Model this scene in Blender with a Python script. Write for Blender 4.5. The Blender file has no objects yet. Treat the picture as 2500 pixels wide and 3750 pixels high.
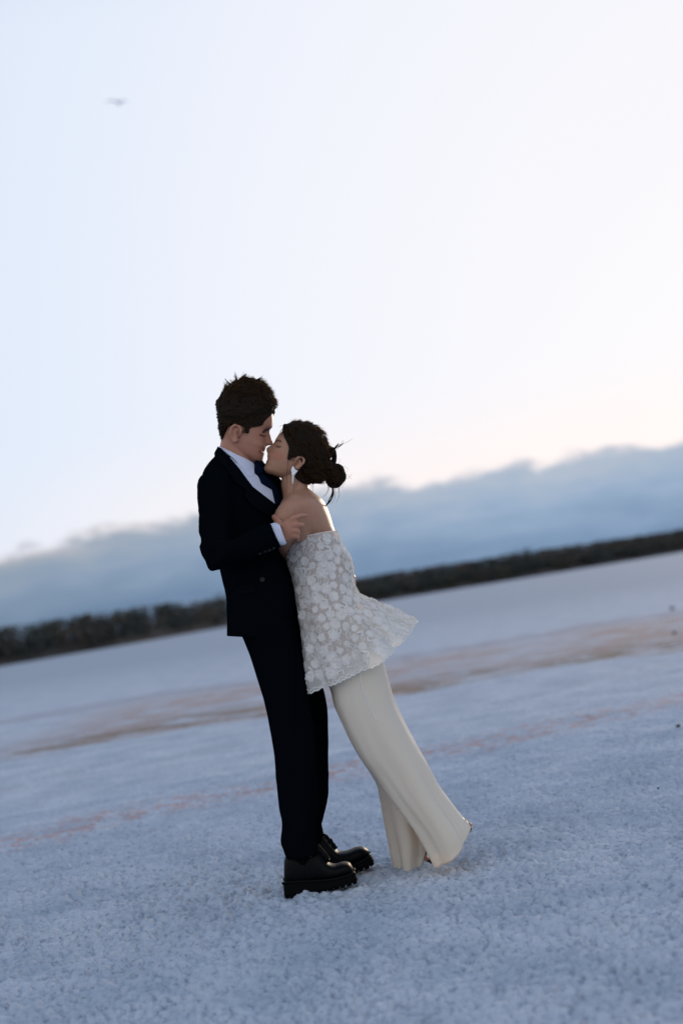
import bpy, bmesh, math, random
import numpy as np
from mathutils import Vector, Matrix

rng = np.random.default_rng(7)
random.seed(7)
scene = bpy.context.scene
COL = scene.collection
R = math.radians

# ------------------------------------------------------------------ camera
CAM_D, CAM_H = 4.9, 0.96                 # metres in front of the couple, eye height
PITCH, ROLL = R(3.385), R(9.0)
LENS, IMG_W, IMG_H = 50.0, 2500.0, 3750.0
FPX = LENS / 36.0 * IMG_H
C0 = Vector((0, -CAM_D, CAM_H))
_F = Vector((0, math.cos(PITCH), math.sin(PITCH)))
_r0 = Vector((1, 0, 0)); _u0 = Vector((0, -math.sin(PITCH), math.cos(PITCH)))
_Rt = _r0 * math.cos(ROLL) - _u0 * math.sin(ROLL)
_Up = _u0 * math.cos(ROLL) + _r0 * math.sin(ROLL)
cam_data = bpy.data.cameras.new('camera')
cam = bpy.data.objects.new('camera', cam_data); COL.objects.link(cam)
cam.matrix_world = Matrix(((_Rt.x, _Up.x, -_F.x, C0.x), (_Rt.y, _Up.y, -_F.y, C0.y),
                           (_Rt.z, _Up.z, -_F.z, C0.z), (0, 0, 0, 1)))
cam_data.sensor_fit = 'VERTICAL'; cam_data.sensor_height = 36.0; cam_data.lens = LENS
cam_data.clip_start = 0.05; cam_data.clip_end = 5000
cam_data.dof.use_dof = True; cam_data.dof.focus_distance = 4.70; cam_data.dof.aperture_fstop = 1.8
scene.camera = cam

def W(px, py, y=0.0):
    """the point of the place that lies at depth y on the ray of a photograph pixel"""
    d = _F + _Rt * ((px - IMG_W / 2) / FPX) - _Up * ((py - IMG_H / 2) / FPX)
    t = (y + CAM_D) / d.y
    return C0 + d * t

# ------------------------------------------------------------------ sky and sun
SUN_AZ, SUN_EL = R(19.0), R(9.0)         # behind the couple, off to the right of the frame
world = bpy.data.worlds.new('World'); scene.world = world; world.use_nodes = True
wt = world.node_tree; wt.nodes.clear()
def wn(t, **kw):
    n = wt.nodes.new(t)
    for k, v in kw.items(): setattr(n, k, v)
    return n
def wl(a, b): wt.links.new(a, b)
def wmath(op, a, b=None, c=None, clamp=False):
    n = wn('ShaderNodeMath', operation=op, use_clamp=clamp)
    for i, v in enumerate((a, b, c)):
        if v is None: continue
        if isinstance(v, (int, float)): n.inputs[i].default_value = v
        else: wl(v, n.inputs[i])
    return n.outputs[0]
def wmix(f, a, b):
    n = wn('ShaderNodeMix', data_type='RGBA')
    for s, v in ((n.inputs[0], f), (n.inputs[6], a), (n.inputs[7], b)):
        if isinstance(v, (int, float)): s.default_value = v
        elif isinstance(v, tuple): s.default_value = (*v, 1)
        else: wl(v, s)
    return n.outputs[2]
def wramp(f, stops):
    n = wn('ShaderNodeValToRGB'); e = n.color_ramp.elements
    while len(e) < len(stops): e.new(0.5)
    for el, (p, c) in zip(e, stops): el.position = p; el.color = (*c, 1)
    wl(f, n.inputs[0]); return n.outputs[0]
sky = wn('ShaderNodeTexSky', sky_type='NISHITA', sun_disc=False, sun_elevation=SUN_EL,
         sun_rotation=SUN_AZ, altitude=0, air_density=1.0, dust_density=0.6, ozone_density=1.5)
tc = wn('ShaderNodeTexCoord')
sep = wn('ShaderNodeSeparateXYZ'); wl(tc.outputs['Generated'], sep.inputs[0])
elev = wmath('MULTIPLY', wmath('ARCSINE', sep.outputs[2]), 180 / math.pi)       # degrees
# thin high haze whitens the whole sky at dusk: bright by the sun, with added brightness behind the camera to light the couple
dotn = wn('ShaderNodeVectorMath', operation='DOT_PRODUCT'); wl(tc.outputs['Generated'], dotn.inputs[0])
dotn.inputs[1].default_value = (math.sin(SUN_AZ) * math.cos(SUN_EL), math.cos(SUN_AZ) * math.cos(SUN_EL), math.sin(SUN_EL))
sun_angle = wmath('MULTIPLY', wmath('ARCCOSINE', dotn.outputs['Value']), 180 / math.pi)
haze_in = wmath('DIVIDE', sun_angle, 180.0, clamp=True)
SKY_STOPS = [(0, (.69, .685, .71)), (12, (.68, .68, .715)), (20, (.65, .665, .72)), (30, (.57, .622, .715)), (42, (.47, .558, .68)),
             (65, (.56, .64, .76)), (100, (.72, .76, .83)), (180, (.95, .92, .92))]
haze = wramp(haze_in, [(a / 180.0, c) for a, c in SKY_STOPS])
# at dusk the sky dims and deepens in blue towards the zenith
zen = wramp(wmath('DIVIDE', elev, 90.0, clamp=True), [(0.0, (1, 1, 1)), (.26, (1, 1, 1)), (.50, (.46, .54, .66)), (1.0, (.16, .23, .35))])
hz = wn('ShaderNodeVectorMath', operation='MULTIPLY'); wl(haze, hz.inputs[0]); wl(zen, hz.inputs[1])
haze10 = wn('ShaderNodeVectorMath', operation='SCALE'); wl(hz.outputs[0], haze10.inputs[0]); haze10.inputs['Scale'].default_value = 10.0
low = wn('ShaderNodeMapRange', interpolation_type='SMOOTHSTEP'); wl(elev, low.inputs[0])
low.inputs[1].default_value = 3.5; low.inputs[2].default_value = 8.5; low.inputs[3].default_value = .8; low.inputs[4].default_value = 0.0
near_sun = wn('ShaderNodeMapRange', interpolation_type='SMOOTHSTEP'); wl(sun_angle, near_sun.inputs[0])
near_sun.inputs[1].default_value = 14.0; near_sun.inputs[2].default_value = 42.0; near_sun.inputs[3].default_value = 1.0; near_sun.inputs[4].default_value = 0.0
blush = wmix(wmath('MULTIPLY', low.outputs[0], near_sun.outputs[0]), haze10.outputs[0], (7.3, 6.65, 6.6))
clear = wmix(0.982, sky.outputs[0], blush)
# a low bank of cloud all along the horizon, its ragged top about four degrees up
def wnoise(scale3, sc, detail, rough):
    m = wn('ShaderNodeMapping'); m.inputs['Scale'].default_value = scale3; wl(tc.outputs['Generated'], m.inputs[0])
    n = wn('ShaderNodeTexNoise'); wl(m.outputs[0], n.inputs['Vector'])
    n.inputs['Scale'].default_value = sc; n.inputs['Detail'].default_value = detail; n.inputs['Roughness'].default_value = rough
    return n.outputs['Fac']
n_big = wnoise((1, 1, 1.0), 5.0, 3.0, 0.5)
n_small = wnoise((1, 1, 2.2), 26.0, 6.0, 0.52)
edge = wmath('ADD', wmath('MULTIPLY', wmath('SUBTRACT', n_big, 0.5), 1.3), wmath('MULTIPLY', wmath('SUBTRACT', n_small, 0.5), 1.9))
edge = wmath('ADD', edge, 4.25)
below = wmath('SUBTRACT', edge, elev)                                # degrees below the cloud top
cloud_mask = wn('ShaderNodeMapRange', interpolation_type='SMOOTHSTEP'); wl(below, cloud_mask.inputs[0])
cloud_mask.inputs[1].default_value = -0.12; cloud_mask.inputs[2].default_value = 0.45
streak = wnoise((1, 1, 9.0), 9.0, 4.0, 0.5)
depth = wmath('DIVIDE', wmath('ADD', below, wmath('MULTIPLY', wmath('SUBTRACT', streak, 0.5), 1.8)), 5.0, clamp=True)
cloud_col = wramp(depth, [(0.0, (.52, .50, .53)), (0.10, (.335, .385, .46)), (0.36, (.235, .315, .43)), (0.68, (.152, .23, .345)), (1.0, (.105, .165, .27))])
cloud10 = wn('ShaderNodeVectorMath', operation='SCALE'); wl(cloud_col, cloud10.inputs[0]); 
dim = wn('ShaderNodeMapRange'); wl(sun_angle, dim.inputs[0])          # the bank greys away from the glow
dim.inputs[1].default_value = 14.0; dim.inputs[2].default_value = 36.0; dim.inputs[3].default_value = 10.0; dim.inputs[4].default_value = 7.2
wl(dim.outputs[0], cloud10.inputs['Scale'])
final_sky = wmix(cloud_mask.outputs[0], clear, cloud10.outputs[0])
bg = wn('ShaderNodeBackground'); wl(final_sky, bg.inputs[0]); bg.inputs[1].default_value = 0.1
wout = wn('ShaderNodeOutputWorld'); wl(bg.outputs[0], wout.inputs[0])

sun_data = bpy.data.lights.new('sun', 'SUN'); sun_data.energy = 1.3; sun_data.angle = R(10); sun_data.color = (1.0, .78, .55)
sun = bpy.data.objects.new('sun', sun_data); COL.objects.link(sun)
sun.rotation_euler = Vector((math.sin(SUN_AZ) * math.cos(SUN_EL), math.cos(SUN_AZ) * math.cos(SUN_EL), math.sin(SUN_EL))).to_track_quat('Z', 'Y').to_euler()
sun.location = (0, 30, 20)
vs = scene.view_settings
vs.view_transform = 'Standard'; vs.look = 'None'; vs.exposure = 0.45; vs.gamma = 1.0; vs.use_curve_mapping = False
scene.cycles.use_denoising = True
scene.cycles.max_bounces = 8; scene.cycles.transparent_max_bounces = 16
scene.cycles.sample_clamp_indirect = 4.0

# ------------------------------------------------------------------ helpers
def hash2(ix, iy, seed=0):
    h = (ix.astype(np.int64) * 374761393 + iy.astype(np.int64) * 668265263 + seed * 1442695041) & 0xffffffff
    h = ((h ^ (h >> 13)) * 1274126177) & 0xffffffff
    h = ((h ^ (h >> 16)) * 2246822519) & 0xffffffff
    return ((h ^ (h >> 15)) & 0xffffff) / float(0x1000000)
def vnoise(x, y, seed=0):
    ix = np.floor(x); iy = np.floor(y); fx = x - ix; fy = y - iy
    fx = fx * fx * (3 - 2 * fx); fy = fy * fy * (3 - 2 * fy)
    a = hash2(ix, iy, seed); b = hash2(ix + 1, iy, seed); c = hash2(ix, iy + 1, seed); d = hash2(ix + 1, iy + 1, seed)
    return (a * (1 - fx) + b * fx) * (1 - fy) + (c * (1 - fx) + d * fx) * fy
def fbm(x, y, octaves=4, seed=0, gain=0.5):
    s = 0; amp = 1; tot = 0
    for o in range(octaves):
        s = s + amp * vnoise(x * 2 ** o + 13.7 * o, y * 2 ** o - 7.1 * o, seed + o); tot += amp; amp *= gain
    return s / tot
def worley(x, y, seed=0):
    ix = np.floor(x); iy = np.floor(y); best = np.full(x.shape, 9.0); cid = np.zeros(x.shape)
    for dx in (-1, 0, 1):
        for dy in (-1, 0, 1):
            cx = ix + dx; cy = iy + dy
            px_ = cx + hash2(cx, cy, seed); py_ = cy + hash2(cx, cy, seed + 5)
            dd = np.hypot(x - px_, y - py_); m = dd < best
            best = np.where(m, dd, best); cid = np.where(m, hash2(cx, cy, seed + 9), cid)
    return best, cid
def smooth01(x, a, b):
    t = np.clip((x - a) / (b - a), 0, 1); return t * t * (3 - 2 * t)

def mesh_obj(name, verts, faces, mats, parent=None, smooth=True):
    me = bpy.data.meshes.new(name)
    me.from_pydata(verts if isinstance(verts, list) else np.asarray(verts, float).tolist(), [], faces if isinstance(faces, list) else np.asarray(faces).tolist())
    if smooth: me.polygons.foreach_set('use_smooth', np.ones(len(me.polygons), bool))
    for m in (mats if isinstance(mats, (list, tuple)) else [mats]): me.materials.append(m)
    me.update()
    o = bpy.data.objects.new(name, me); COL.objects.link(o)
    if parent is not None: o.parent = parent
    return o
def tag(o, label=None, cat=None, group=None, kind=None):
    for k, v in (('label', label), ('category', cat), ('group', group), ('kind', kind)):
        if v: o[k] = v
    return o
def new_mat(name):
    m = bpy.data.materials.new(name); m.use_nodes = True
    nt = m.node_tree; return m, nt, nt.nodes['Principled BSDF']
def simple_mat(name, col, rough=0.6, bump=0.0, bscale=300.0, var=0.0, **kw):
    m, nt, b = new_mat(name)
    b.inputs['Base Color'].default_value = (*col, 1); b.inputs['Roughness'].default_value = rough
    for k, v in kw.items(): b.inputs[k.replace('_', ' ')].default_value = v
    if bump or var:
        tcn = nt.nodes.new('ShaderNodeTexCoord'); nz = nt.nodes.new('ShaderNodeTexNoise')
        nt.links.new(tcn.outputs['Object'], nz.inputs['Vector']); nz.inputs['Scale'].default_value = bscale; nz.inputs['Detail'].default_value = 4
        if bump:
            bp = nt.nodes.new('ShaderNodeBump'); bp.inputs['Strength'].default_value = bump; bp.inputs['Distance'].default_value = 0.002
            nt.links.new(nz.outputs['Fac'], bp.inputs['Height']); nt.links.new(bp.outputs['Normal'], b.inputs['Normal'])
        if var:
            mx = nt.nodes.new('ShaderNodeMix'); mx.data_type = 'RGBA'
            mx.inputs[6].default_value = (*[c * (1 - var) for c in col], 1); mx.inputs[7].default_value = (*[min(1, c * (1 + var)) for c in col], 1)
            nt.links.new(nz.outputs['Fac'], mx.inputs[0]); nt.links.new(mx.outputs[2], b.inputs['Base Color'])
    return m

# ------------------------------------------------------------------ ground: one sheet of salt crust out to the horizon
def salt_material():
    m, nt, b = new_mat('salt_crust')
    N = nt.nodes; L = nt.links
    def nd(t, **kw):
        n = N.new(t)
        for k, v in kw.items(): setattr(n, k, v)
        return n
    def mth(op, a, b_=None, clamp=False):
        n = nd('ShaderNodeMath', operation=op, use_clamp=clamp)
        for i, v in enumerate((a, b_)):
            if v is None: continue
            if isinstance(v, (int, float)): n.inputs[i].default_value = v
            else: L.new(v, n.inputs[i])
        return n.outputs[0]
    def noise(sc, det, rough, scale3=(1, 1, 1)):
        mp = nd('ShaderNodeMapping'); mp.inputs['Scale'].default_value = scale3; L.new(geo.outputs['Position'], mp.inputs[0])
        n = nd('ShaderNodeTexNoise'); L.new(mp.outputs[0], n.inputs['Vector'])
        n.inputs['Scale'].default_value = sc; n.inputs['Detail'].default_value = det; n.inputs['Roughness'].default_value = rough
        return n.outputs['Fac']
    def rng_(v, a, b_, lo=0.0, hi=1.0):
        n = nd('ShaderNodeMapRange', interpolation_type='SMOOTHSTEP'); L.new(v, n.inputs[0])
        n.inputs[1].default_value = a; n.inputs[2].default_value = b_; n.inputs[3].default_value = lo; n.inputs[4].default_value = hi
        return n.outputs[0]
    def mix(f, a, b_):
        n = nd('ShaderNodeMix', data_type='RGBA')
        for s, v in ((n.inputs[0], f), (n.inputs[6], a), (n.inputs[7], b_)):
            if isinstance(v, (int, float)): s.default_value = v
            elif isinstance(v, tuple): s.default_value = (*v, 1)
            else: L.new(v, s)
        return n.outputs[2]
    geo = nd('ShaderNodeNewGeometry'); sp = nd('ShaderNodeSeparateXYZ'); L.new(geo.outputs['Position'], sp.inputs[0])
    X, Y, Z = sp.outputs
    col = mix(rng_(noise(2.2, 5, .65), .32, .68), (.365, .425, .51), (.485, .535, .615))
    col = mix(rng_(noise(48.0, 4, .7), .52, .68, 0, .75), col, (.20, .245, .32))          # greyer grains
    col = mix(rng_(noise(22.0, 4, .7), .64, .78, 0, .40), col, (.46, .36, .33))          # scattered rosy grains
    col = mix(rng_(noise(13.0, 5, .7), .66, .76, 0, .45), col, (.33, .27, .19))          # straw coloured bits
    # a broken pink line of algae-stained salt across the flat, and a fainter twin
    wob = mth('MULTIPLY', mth('SUBTRACT', noise(1.1, 3, .6), .5), 1.3)
    line = mth('SUBTRACT', mth('SUBTRACT', Y, mth('MULTIPLY', X, .42)), mth('ADD', wob, 3.2))
    mask = mth('MULTIPLY', rng_(mth('ABSOLUTE', line), .10, .62, 1, 0), rng_(noise(8.0, 6, .75), .46, .60, 0, .85))
    col = mix(mask, col, (.44, .29, .275))
    line2 = mth('SUBTRACT', mth('SUBTRACT', Y, mth('MULTIPLY', X, .30)), mth('ADD', wob, 6.0))
    mask2 = mth('MULTIPLY', rng_(mth('ABSOLUTE', line2), .1, .5, 1, 0), rng_(noise(4.0, 5, .7), .52, .66, 0, .45))
    col = mix(mask2, col, (.34, .32, .35))
    # the damp brown and pink strip some twelve metres behind, thinning to a mauve edge
    wob3 = mth('MULTIPLY', mth('SUBTRACT', noise(.45, 3, .55), .5), 3.2)
    s3 = mth('ADD', mth('SUBTRACT', Y, mth('MULTIPLY', X, .05)), wob3)
    n_st = noise(2.6, 7, .74, (.55, .8, 1))
    fade_l = rng_(mth('ADD', X, mth('MULTIPLY', wob3, .4)), -4.4, -2.3)
    strip = mth('MULTIPLY', mth('MULTIPLY', rng_(s3, 7.7, 8.6), rng_(s3, 12.5, 16.5, 1, 0)), mth('MULTIPLY', fade_l, rng_(noise(.35, 3, .6, (1, .6, 1)), .38, .54, .4, 1)))
    col = mix(mth('MULTIPLY', strip, rng_(n_st, .41, .52, 0, .9)), col, (.37, .285, .265))
    strip_b = mth('MULTIPLY', mth('MULTIPLY', rng_(s3, 7.9, 8.3), rng_(s3, 8.9, 10.6, 1, 0)), fade_l)
    col = mix(mth('MULTIPLY', strip_b, rng_(noise(2.2, 6, .70, (.45, .9, 1)), .44, .55, 0, .85)), col, (.21, .165, .125))
    thin = rng_(mth('ABSOLUTE', mth('SUBTRACT', s3, 15.2)), .25, 1.1, .6, 0)
    col = mix(mth('MULTIPLY', thin, rng_(n_st, .35, .6)), col, (.26, .23, .28))
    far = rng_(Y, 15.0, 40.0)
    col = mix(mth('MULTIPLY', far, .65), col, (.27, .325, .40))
    shore = rng_(Y, 75.0, 96.0)
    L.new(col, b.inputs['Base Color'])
    b.inputs['Roughness'].default_value = .95; b.inputs['Specular IOR Level'].default_value = .03
    b1 = nd('ShaderNodeBump'); b1.inputs['Strength'].default_value = .55; b1.inputs['Distance'].default_value = .006
    L.new(noise(95.0, 5, .65), b1.inputs['Height']); L.new(b1.outputs[0], b.inputs['Normal'])
    return m
SALT = salt_material()
def ground_height(x, y):
    r = np.hypot(x, y + CAM_D)
    wx = x + .03 * (fbm(x * 9, y * 9, 2, 31) - .5); wy = y + .03 * (fbm(x * 9, y * 9, 2, 37) - .5)
    f1, c1 = worley(wx / .050, wy / .050, 3); f2, c2 = worley(wx / .021, wy / .021, 11)
    lump = np.sqrt(np.clip(1 - (f1 / .85) ** 2, 0, 1)) * (.35 + .65 * c1)
    grain = np.sqrt(np.clip(1 - (f2 / .9) ** 2, 0, 1)) * (.15 + .85 * c2)
    big = fbm(x * 3.1, y * 3.1, 3, 51) - .5
    patch = smooth01(fbm(x * 1.7 + 5, y * 1.7, 3, 77), .35, .65)
    fade = (1 - .55 * smooth01(r, 5.2, 9.5)) * (1 - smooth01(r, 12, 25))
    mixed = .80 + .40 * smooth01(fbm(x * 6.3, y * 6.3, 3, 87), .3, .7)
    return (lump * .016 * (.5 + .8 * patch) + grain * .020 * mixed + big * .020) * fade - .008
def build_ground():
    radii = [0.0, .6, 1.2, 1.7, 2.1]
    r = 2.4
    while r < 3.0: radii.append(r); r *= 1.01
    while r < 9.0: radii.append(r); r *= 1.0019
    while r < 17: radii.append(r); r *= 1.0042
    while r < 4200: radii.append(r); r *= 1.05
    radii = np.array(radii[1:])
    dense = np.radians(np.linspace(-20, 20, 600)); left = np.radians(np.linspace(-180, -20, 40))[:-1]; right = np.radians(np.linspace(20, 180, 40))[1:-1]
    ang = np.concatenate([left, dense, right]); na = len(ang)
    A, Rr = np.meshgrid(ang, radii)
    x = np.sin(A) * Rr; y = np.cos(A) * Rr - CAM_D
    z = ground_height(x, y)
    v = np.stack([x, y, z], -1).reshape(-1, 3)
    nr = len(radii)
    i, j = np.meshgrid(np.arange(nr - 1), np.arange(na), indexing='ij')
    j2 = (j + 1) % na
    f = np.stack([i * na + j, i * na + j2, (i + 1) * na + j2, (i + 1) * na + j], -1).reshape(-1, 4)[:, ::-1]
    cidx = len(v); v = np.vstack([v, [[0, -CAM_D, 0]]])
    me = bpy.data.meshes.new('ground')
    nq = len(f); k = np.arange(na)
    tri = np.stack([np.full(na, cidx), (k + 1) % na, k], -1)
    me.vertices.add(len(v)); me.vertices.foreach_set('co', v.ravel())
    loops = np.concatenate([f.ravel(), tri.ravel()]); me.loops.add(len(loops)); me.loops.foreach_set('vertex_index', loops)
    starts = np.concatenate([np.arange(nq) * 4, nq * 4 + np.arange(na) * 3]); me.polygons.add(len(starts)); me.polygons.foreach_set('loop_start', starts)
    me.update(calc_edges=True); me.validate()
    me.polygons.foreach_set('use_smooth', np.ones(len(me.polygons), bool))
    me.materials.append(SALT)
    o = bpy.data.objects.new('ground', me); COL.objects.link(o)
    tag(o, 'pale blue white salt crust covering the flat lake bed', 'ground', kind='structure')
build_ground()

# ------------------------------------------------------------------ the far shore: a low bank with a belt of dark scrub
SHORE = [(-260, 40), (-120, 60), (-60, 75), (-27, 86), (-17, 104), (-11, 128), (-4, 136), (4, 137), (20, 146), (40, 164), (70, 172), (140, 190), (320, 230)]
def shore_y(x):
    xs = [p[0] for p in SHORE]; ys = [p[1] - CAM_D for p in SHORE]
    return np.interp(x, xs, ys)
SCRUB_BROWN = simple_mat('dry_scrub', (.062, .046, .034), .9, var=.5, bscale=.6)
SCRUB_GREEN = simple_mat('saltbush', (.030, .036, .030), .9, var=.5, bscale=.5)
BANK = simple_mat('bank_soil', (.060, .050, .042), .95, var=.4, bscale=.8)
def build_bank():
    xs = np.concatenate([np.linspace(-250, -45, 60), np.linspace(-44, 60, 230), np.linspace(62, 310, 60)])
    prof = [(-.6, -.03), (0, .05), (.8, .35), (2.2, .8), (4, 1.05), (9, 1.2), (22, 1.0), (30, -.05)]
    y0 = shore_y(xs) + 1.2 * (fbm(xs * .3, xs * 0, 3, 5) - .5)
    v = []
    for dy, h in prof: v.append(np.stack([xs, y0 + dy, h * (.75 + .5 * fbm(xs * .15, xs * 0 + dy, 3, 8)) if h > 0 else xs * 0 + h], -1))
    v = np.array(v); n = len(xs); f = []
    for i in range(len(prof) - 1):
        for j in range(n - 1): f.append((i * n + j, i * n + j + 1, (i + 1) * n + j + 1, (i + 1) * n + j))
    tag(mesh_obj('terrain', v.reshape(-1, 3), f, BANK), 'low dark earth bank along the far shore of the salt flat', 'bank', kind='structure')
    # scrub: leaf-sized faces and twigs spread through many domes, one mass at this distance
    r2 = np.random.default_rng(3); V = []; nq = 0
    domes = []
    for x in np.concatenate([np.arange(-110, -60, 1.1), np.arange(-60, 75, .55), np.arange(75, 200, 1.1)]):
        for row in range(3):
            xx = x + r2.normal(0, .35); yy = shore_y(xx) + 1.2 + row * 2.3 + r2.normal(0, .5)
            dens = .35 + fbm(np.array([xx * .12]), np.array([row * 3.0]), 3, 21)[0]
            hh = (1.25 + .38 * row) * (.97 + .08 * dens) + abs(r2.normal(0, .04))
            if r2.random() < .012: hh += r2.uniform(.2, .5)
            domes.append((xx, yy, hh, r2.uniform(.9, 1.6) * (1.0 if -60 < x < 75 else 1.5)))
    for (xx, yy, hh, rx) in domes:
        n = 170
        base = .25 + .25 * min(1.2, max(0, (yy - shore_y(xx))) * .4)
        d = r2.normal(size=(n, 3)); d /= np.linalg.norm(d, axis=1)[:, None]; d[:, 2] = abs(d[:, 2])
        rad = r2.uniform(.35, 1.0, n) ** .6
        lift_ = hh * r2.uniform(0, 1, n) ** .7
        c = np.stack([xx + d[:, 0] * rx * rad, yy + d[:, 1] * rx * rad, base + lift_ * (.93 + .07 * d[:, 2])], -1)
        t = r2.normal(size=(n, 3)); t /= np.linalg.norm(t, axis=1)[:, None]
        b = np.cross(t, d); b /= np.linalg.norm(b, axis=1)[:, None] + 1e-9
        s = r2.uniform(.07, .20, n)[:, None]
        V.append(np.stack([c - t * s, c + b * s * .6, c + t * s, c - b * s * .6], 1).reshape(-1, 3)); nq += n
    V = np.concatenate(V); F = np.arange(nq * 4).reshape(-1, 4)
    o = mesh_obj('scrub', V, F, [SCRUB_GREEN, SCRUB_BROWN], smooth=False)
    o.data.polygons.foreach_set('material_index', (np.repeat(r2.random(len(domes)) < .4, 170)).astype(np.int32))
    tag(o, 'belt of dark low scrub on the far shore behind the couple', 'scrub', kind='stuff')
build_bank()

# ------------------------------------------------------------------ figure toolkit
def crop(x0, y0, s): return lambda u, v: (x0 + u / s, y0 + v / s)
K1 = crop(700, 1330, 2.529); K3 = crop(1000, 1900, 2.851); K5 = crop(750, 1350, 2.751)
KH = crop(950, 1820, 5.227); KJ = crop(690, 1700, 3.136); KM = crop(780, 2100, 3.136)
KF = crop(900, 1480, 5.6); KS = crop(1000, 3000, 3.92); KL = crop(950, 2600, 3.136); KW = crop(1150, 2350, 2.613)

def crom(P, n, closed=False):
    """Catmull-Rom through control rows P (k, ...) sampled at n points, even in chord length of the first three columns"""
    P = np.asarray(P, float); k = len(P)
    if k == 2: t = np.linspace(0, 1, n)[:, None]; return P[0] * (1 - t) + P[1] * t
    Q = np.vstack([2 * P[:1] - P[1:2], P, 2 * P[-1:] - P[-2:-1]])
    seg = np.linalg.norm(np.diff(P[:, :3], axis=0), axis=1) + 1e-6
    cum = np.concatenate([[0], np.cumsum(seg)]); s = np.linspace(0, cum[-1], n)
    i = np.clip(np.searchsorted(cum, s, side='right') - 1, 0, k - 2); t = ((s - cum[i]) / seg[i])[:, None]
    a, b, c, d = Q[i], Q[i + 1], Q[i + 2], Q[i + 3]
    return .5 * (2 * b + (c - a) * t + (2 * a - 5 * b + 4 * c - d) * t ** 2 + (3 * b - a - 3 * c + d) * t ** 3)

def ring_grid(rows, n, nseg, p=2.2, disp=None):
    """rows: (L pixel, R pixel, depth y, half depth[, sag[, shear]]) -> grid of points (n, nseg, 3)"""
    ctl = []
    for r in rows:
        L, Rr, y, hd = r[:4]; sag = r[4] if len(r) > 4 else 0; sh = r[5] if len(r) > 5 else 0
        yl, yr = y if isinstance(y, tuple) else (y, y)
        a = W(*L, yl); b = W(*Rr, yr); m = (a + b) / 2
        ctl.append((*m, *(b - m), hd, sag, sh))
    c = crom(ctl, n)
    th = np.linspace(0, 2 * np.pi, nseg, endpoint=False)
    co = np.sign(np.cos(th)) * np.abs(np.cos(th)) ** (2 / p); si = np.sign(np.sin(th)) * np.abs(np.sin(th)) ** (2 / p)
    G = c[:, None, 0:3] + c[:, None, 3:6] * co[None, :, None]
    G = G.copy(); G[:, :, 1] += c[:, 6:7] * si
    G[:, :, 0] += c[:, 8:9] * c[:, 6:7] * si
    G[:, :, 2] -= c[:, 7:8] * np.clip(-si, 0, 1)[None]
    if disp is not None:
        cen = G.mean(1, keepdims=True); rad = G - cen; rad /= np.linalg.norm(rad, axis=2, keepdims=True) + 1e-9
        u = np.linspace(0, 1, n)[:, None]
        G = G + rad * disp(u, th[None, :] + 0 * u)[:, :, None]
    return G
def tube_grid(path, radii, n, nseg=10, flat=1.0, up=(0, 1, 0)):
    """tube along world points; flat squashes it along the second axis"""
    P = np.asarray([tuple(p) for p in path], float); rr = np.asarray(radii, float)
    c = crom(np.column_stack([P, rr]), n); X = c[:, :3]; r = c[:, 3]
    T = np.gradient(X, axis=0); T /= np.linalg.norm(T, axis=1)[:, None] + 1e-9
    u = np.cross(T, np.array(up, float)); u /= np.linalg.norm(u, axis=1)[:, None] + 1e-9; v = np.cross(T, u)
    th = np.linspace(0, 2 * np.pi, nseg, endpoint=False)
    return X[:, None] + r[:, None, None] * (np.cos(th)[None, :, None] * u[:, None] + flat * np.sin(th)[None, :, None] * v[:, None])
def grid_faces(n, m, off=0, cap=True):
    i, j = np.meshgrid(np.arange(n - 1), np.arange(m), indexing='ij'); j2 = (j + 1) % m
    f = (np.stack([i * m + j, i * m + j2, (i + 1) * m + j2, (i + 1) * m + j], -1).reshape(-1, 4) + off).tolist()
    if cap: f += [[off + k for k in range(m)][::-1], [off + (n - 1) * m + k for k in range(m)]]
    return f
class Soup:
    def __init__(s): s.v = []; s.f = []; s.mi = []; s.n = 0
    def add(s, G, cap=True, mat=0):
        n, m = G.shape[:2]; f = grid_faces(n, m, s.n, cap); s.f += f; s.mi += [mat] * len(f); s.v.append(G.reshape(-1, 3)); s.n += n * m; return s
    def raw(s, v, f, mat=0):
        s.v.append(np.asarray(v, float)); s.f += [[i + s.n for i in q] for q in f]; s.mi += [mat] * len(f); s.n += len(v); return s
    def ball(s, c, r, seg=12, rings=8):
        c = np.array(tuple(c)); r = np.array(r if hasattr(r, '__len__') else (r, r, r))
        ph = np.linspace(.06, np.pi - .06, rings); th = np.linspace(0, 2 * np.pi, seg, endpoint=False)
        G = np.stack([np.sin(ph)[:, None] * np.cos(th), np.sin(ph)[:, None] * np.sin(th), np.cos(ph)[:, None] + 0 * th], -1) * r + c
        return s.add(G[:, ::-1])
    def obj(s, name, mats, parent=None, smooth=True):
        o = mesh_obj(name, np.vstack(s.v).tolist(), s.f, mats, None, smooth)
        if any(s.mi): o.data.polygons.foreach_set('material_index', np.array(s.mi, np.int32))
        fix_normals(o.data)
        if parent is not None: attach(o, parent)
        return o
def fix_normals(me):
    bm = bmesh.new(); bm.from_mesh(me); bmesh.ops.recalc_face_normals(bm, faces=bm.faces); bm.to_mesh(me); bm.free()
def attach(o, parent):
    o.parent = parent
    if parent.type == 'EMPTY': o.matrix_parent_inverse = Matrix.Translation(-parent.location)
    return o
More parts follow.
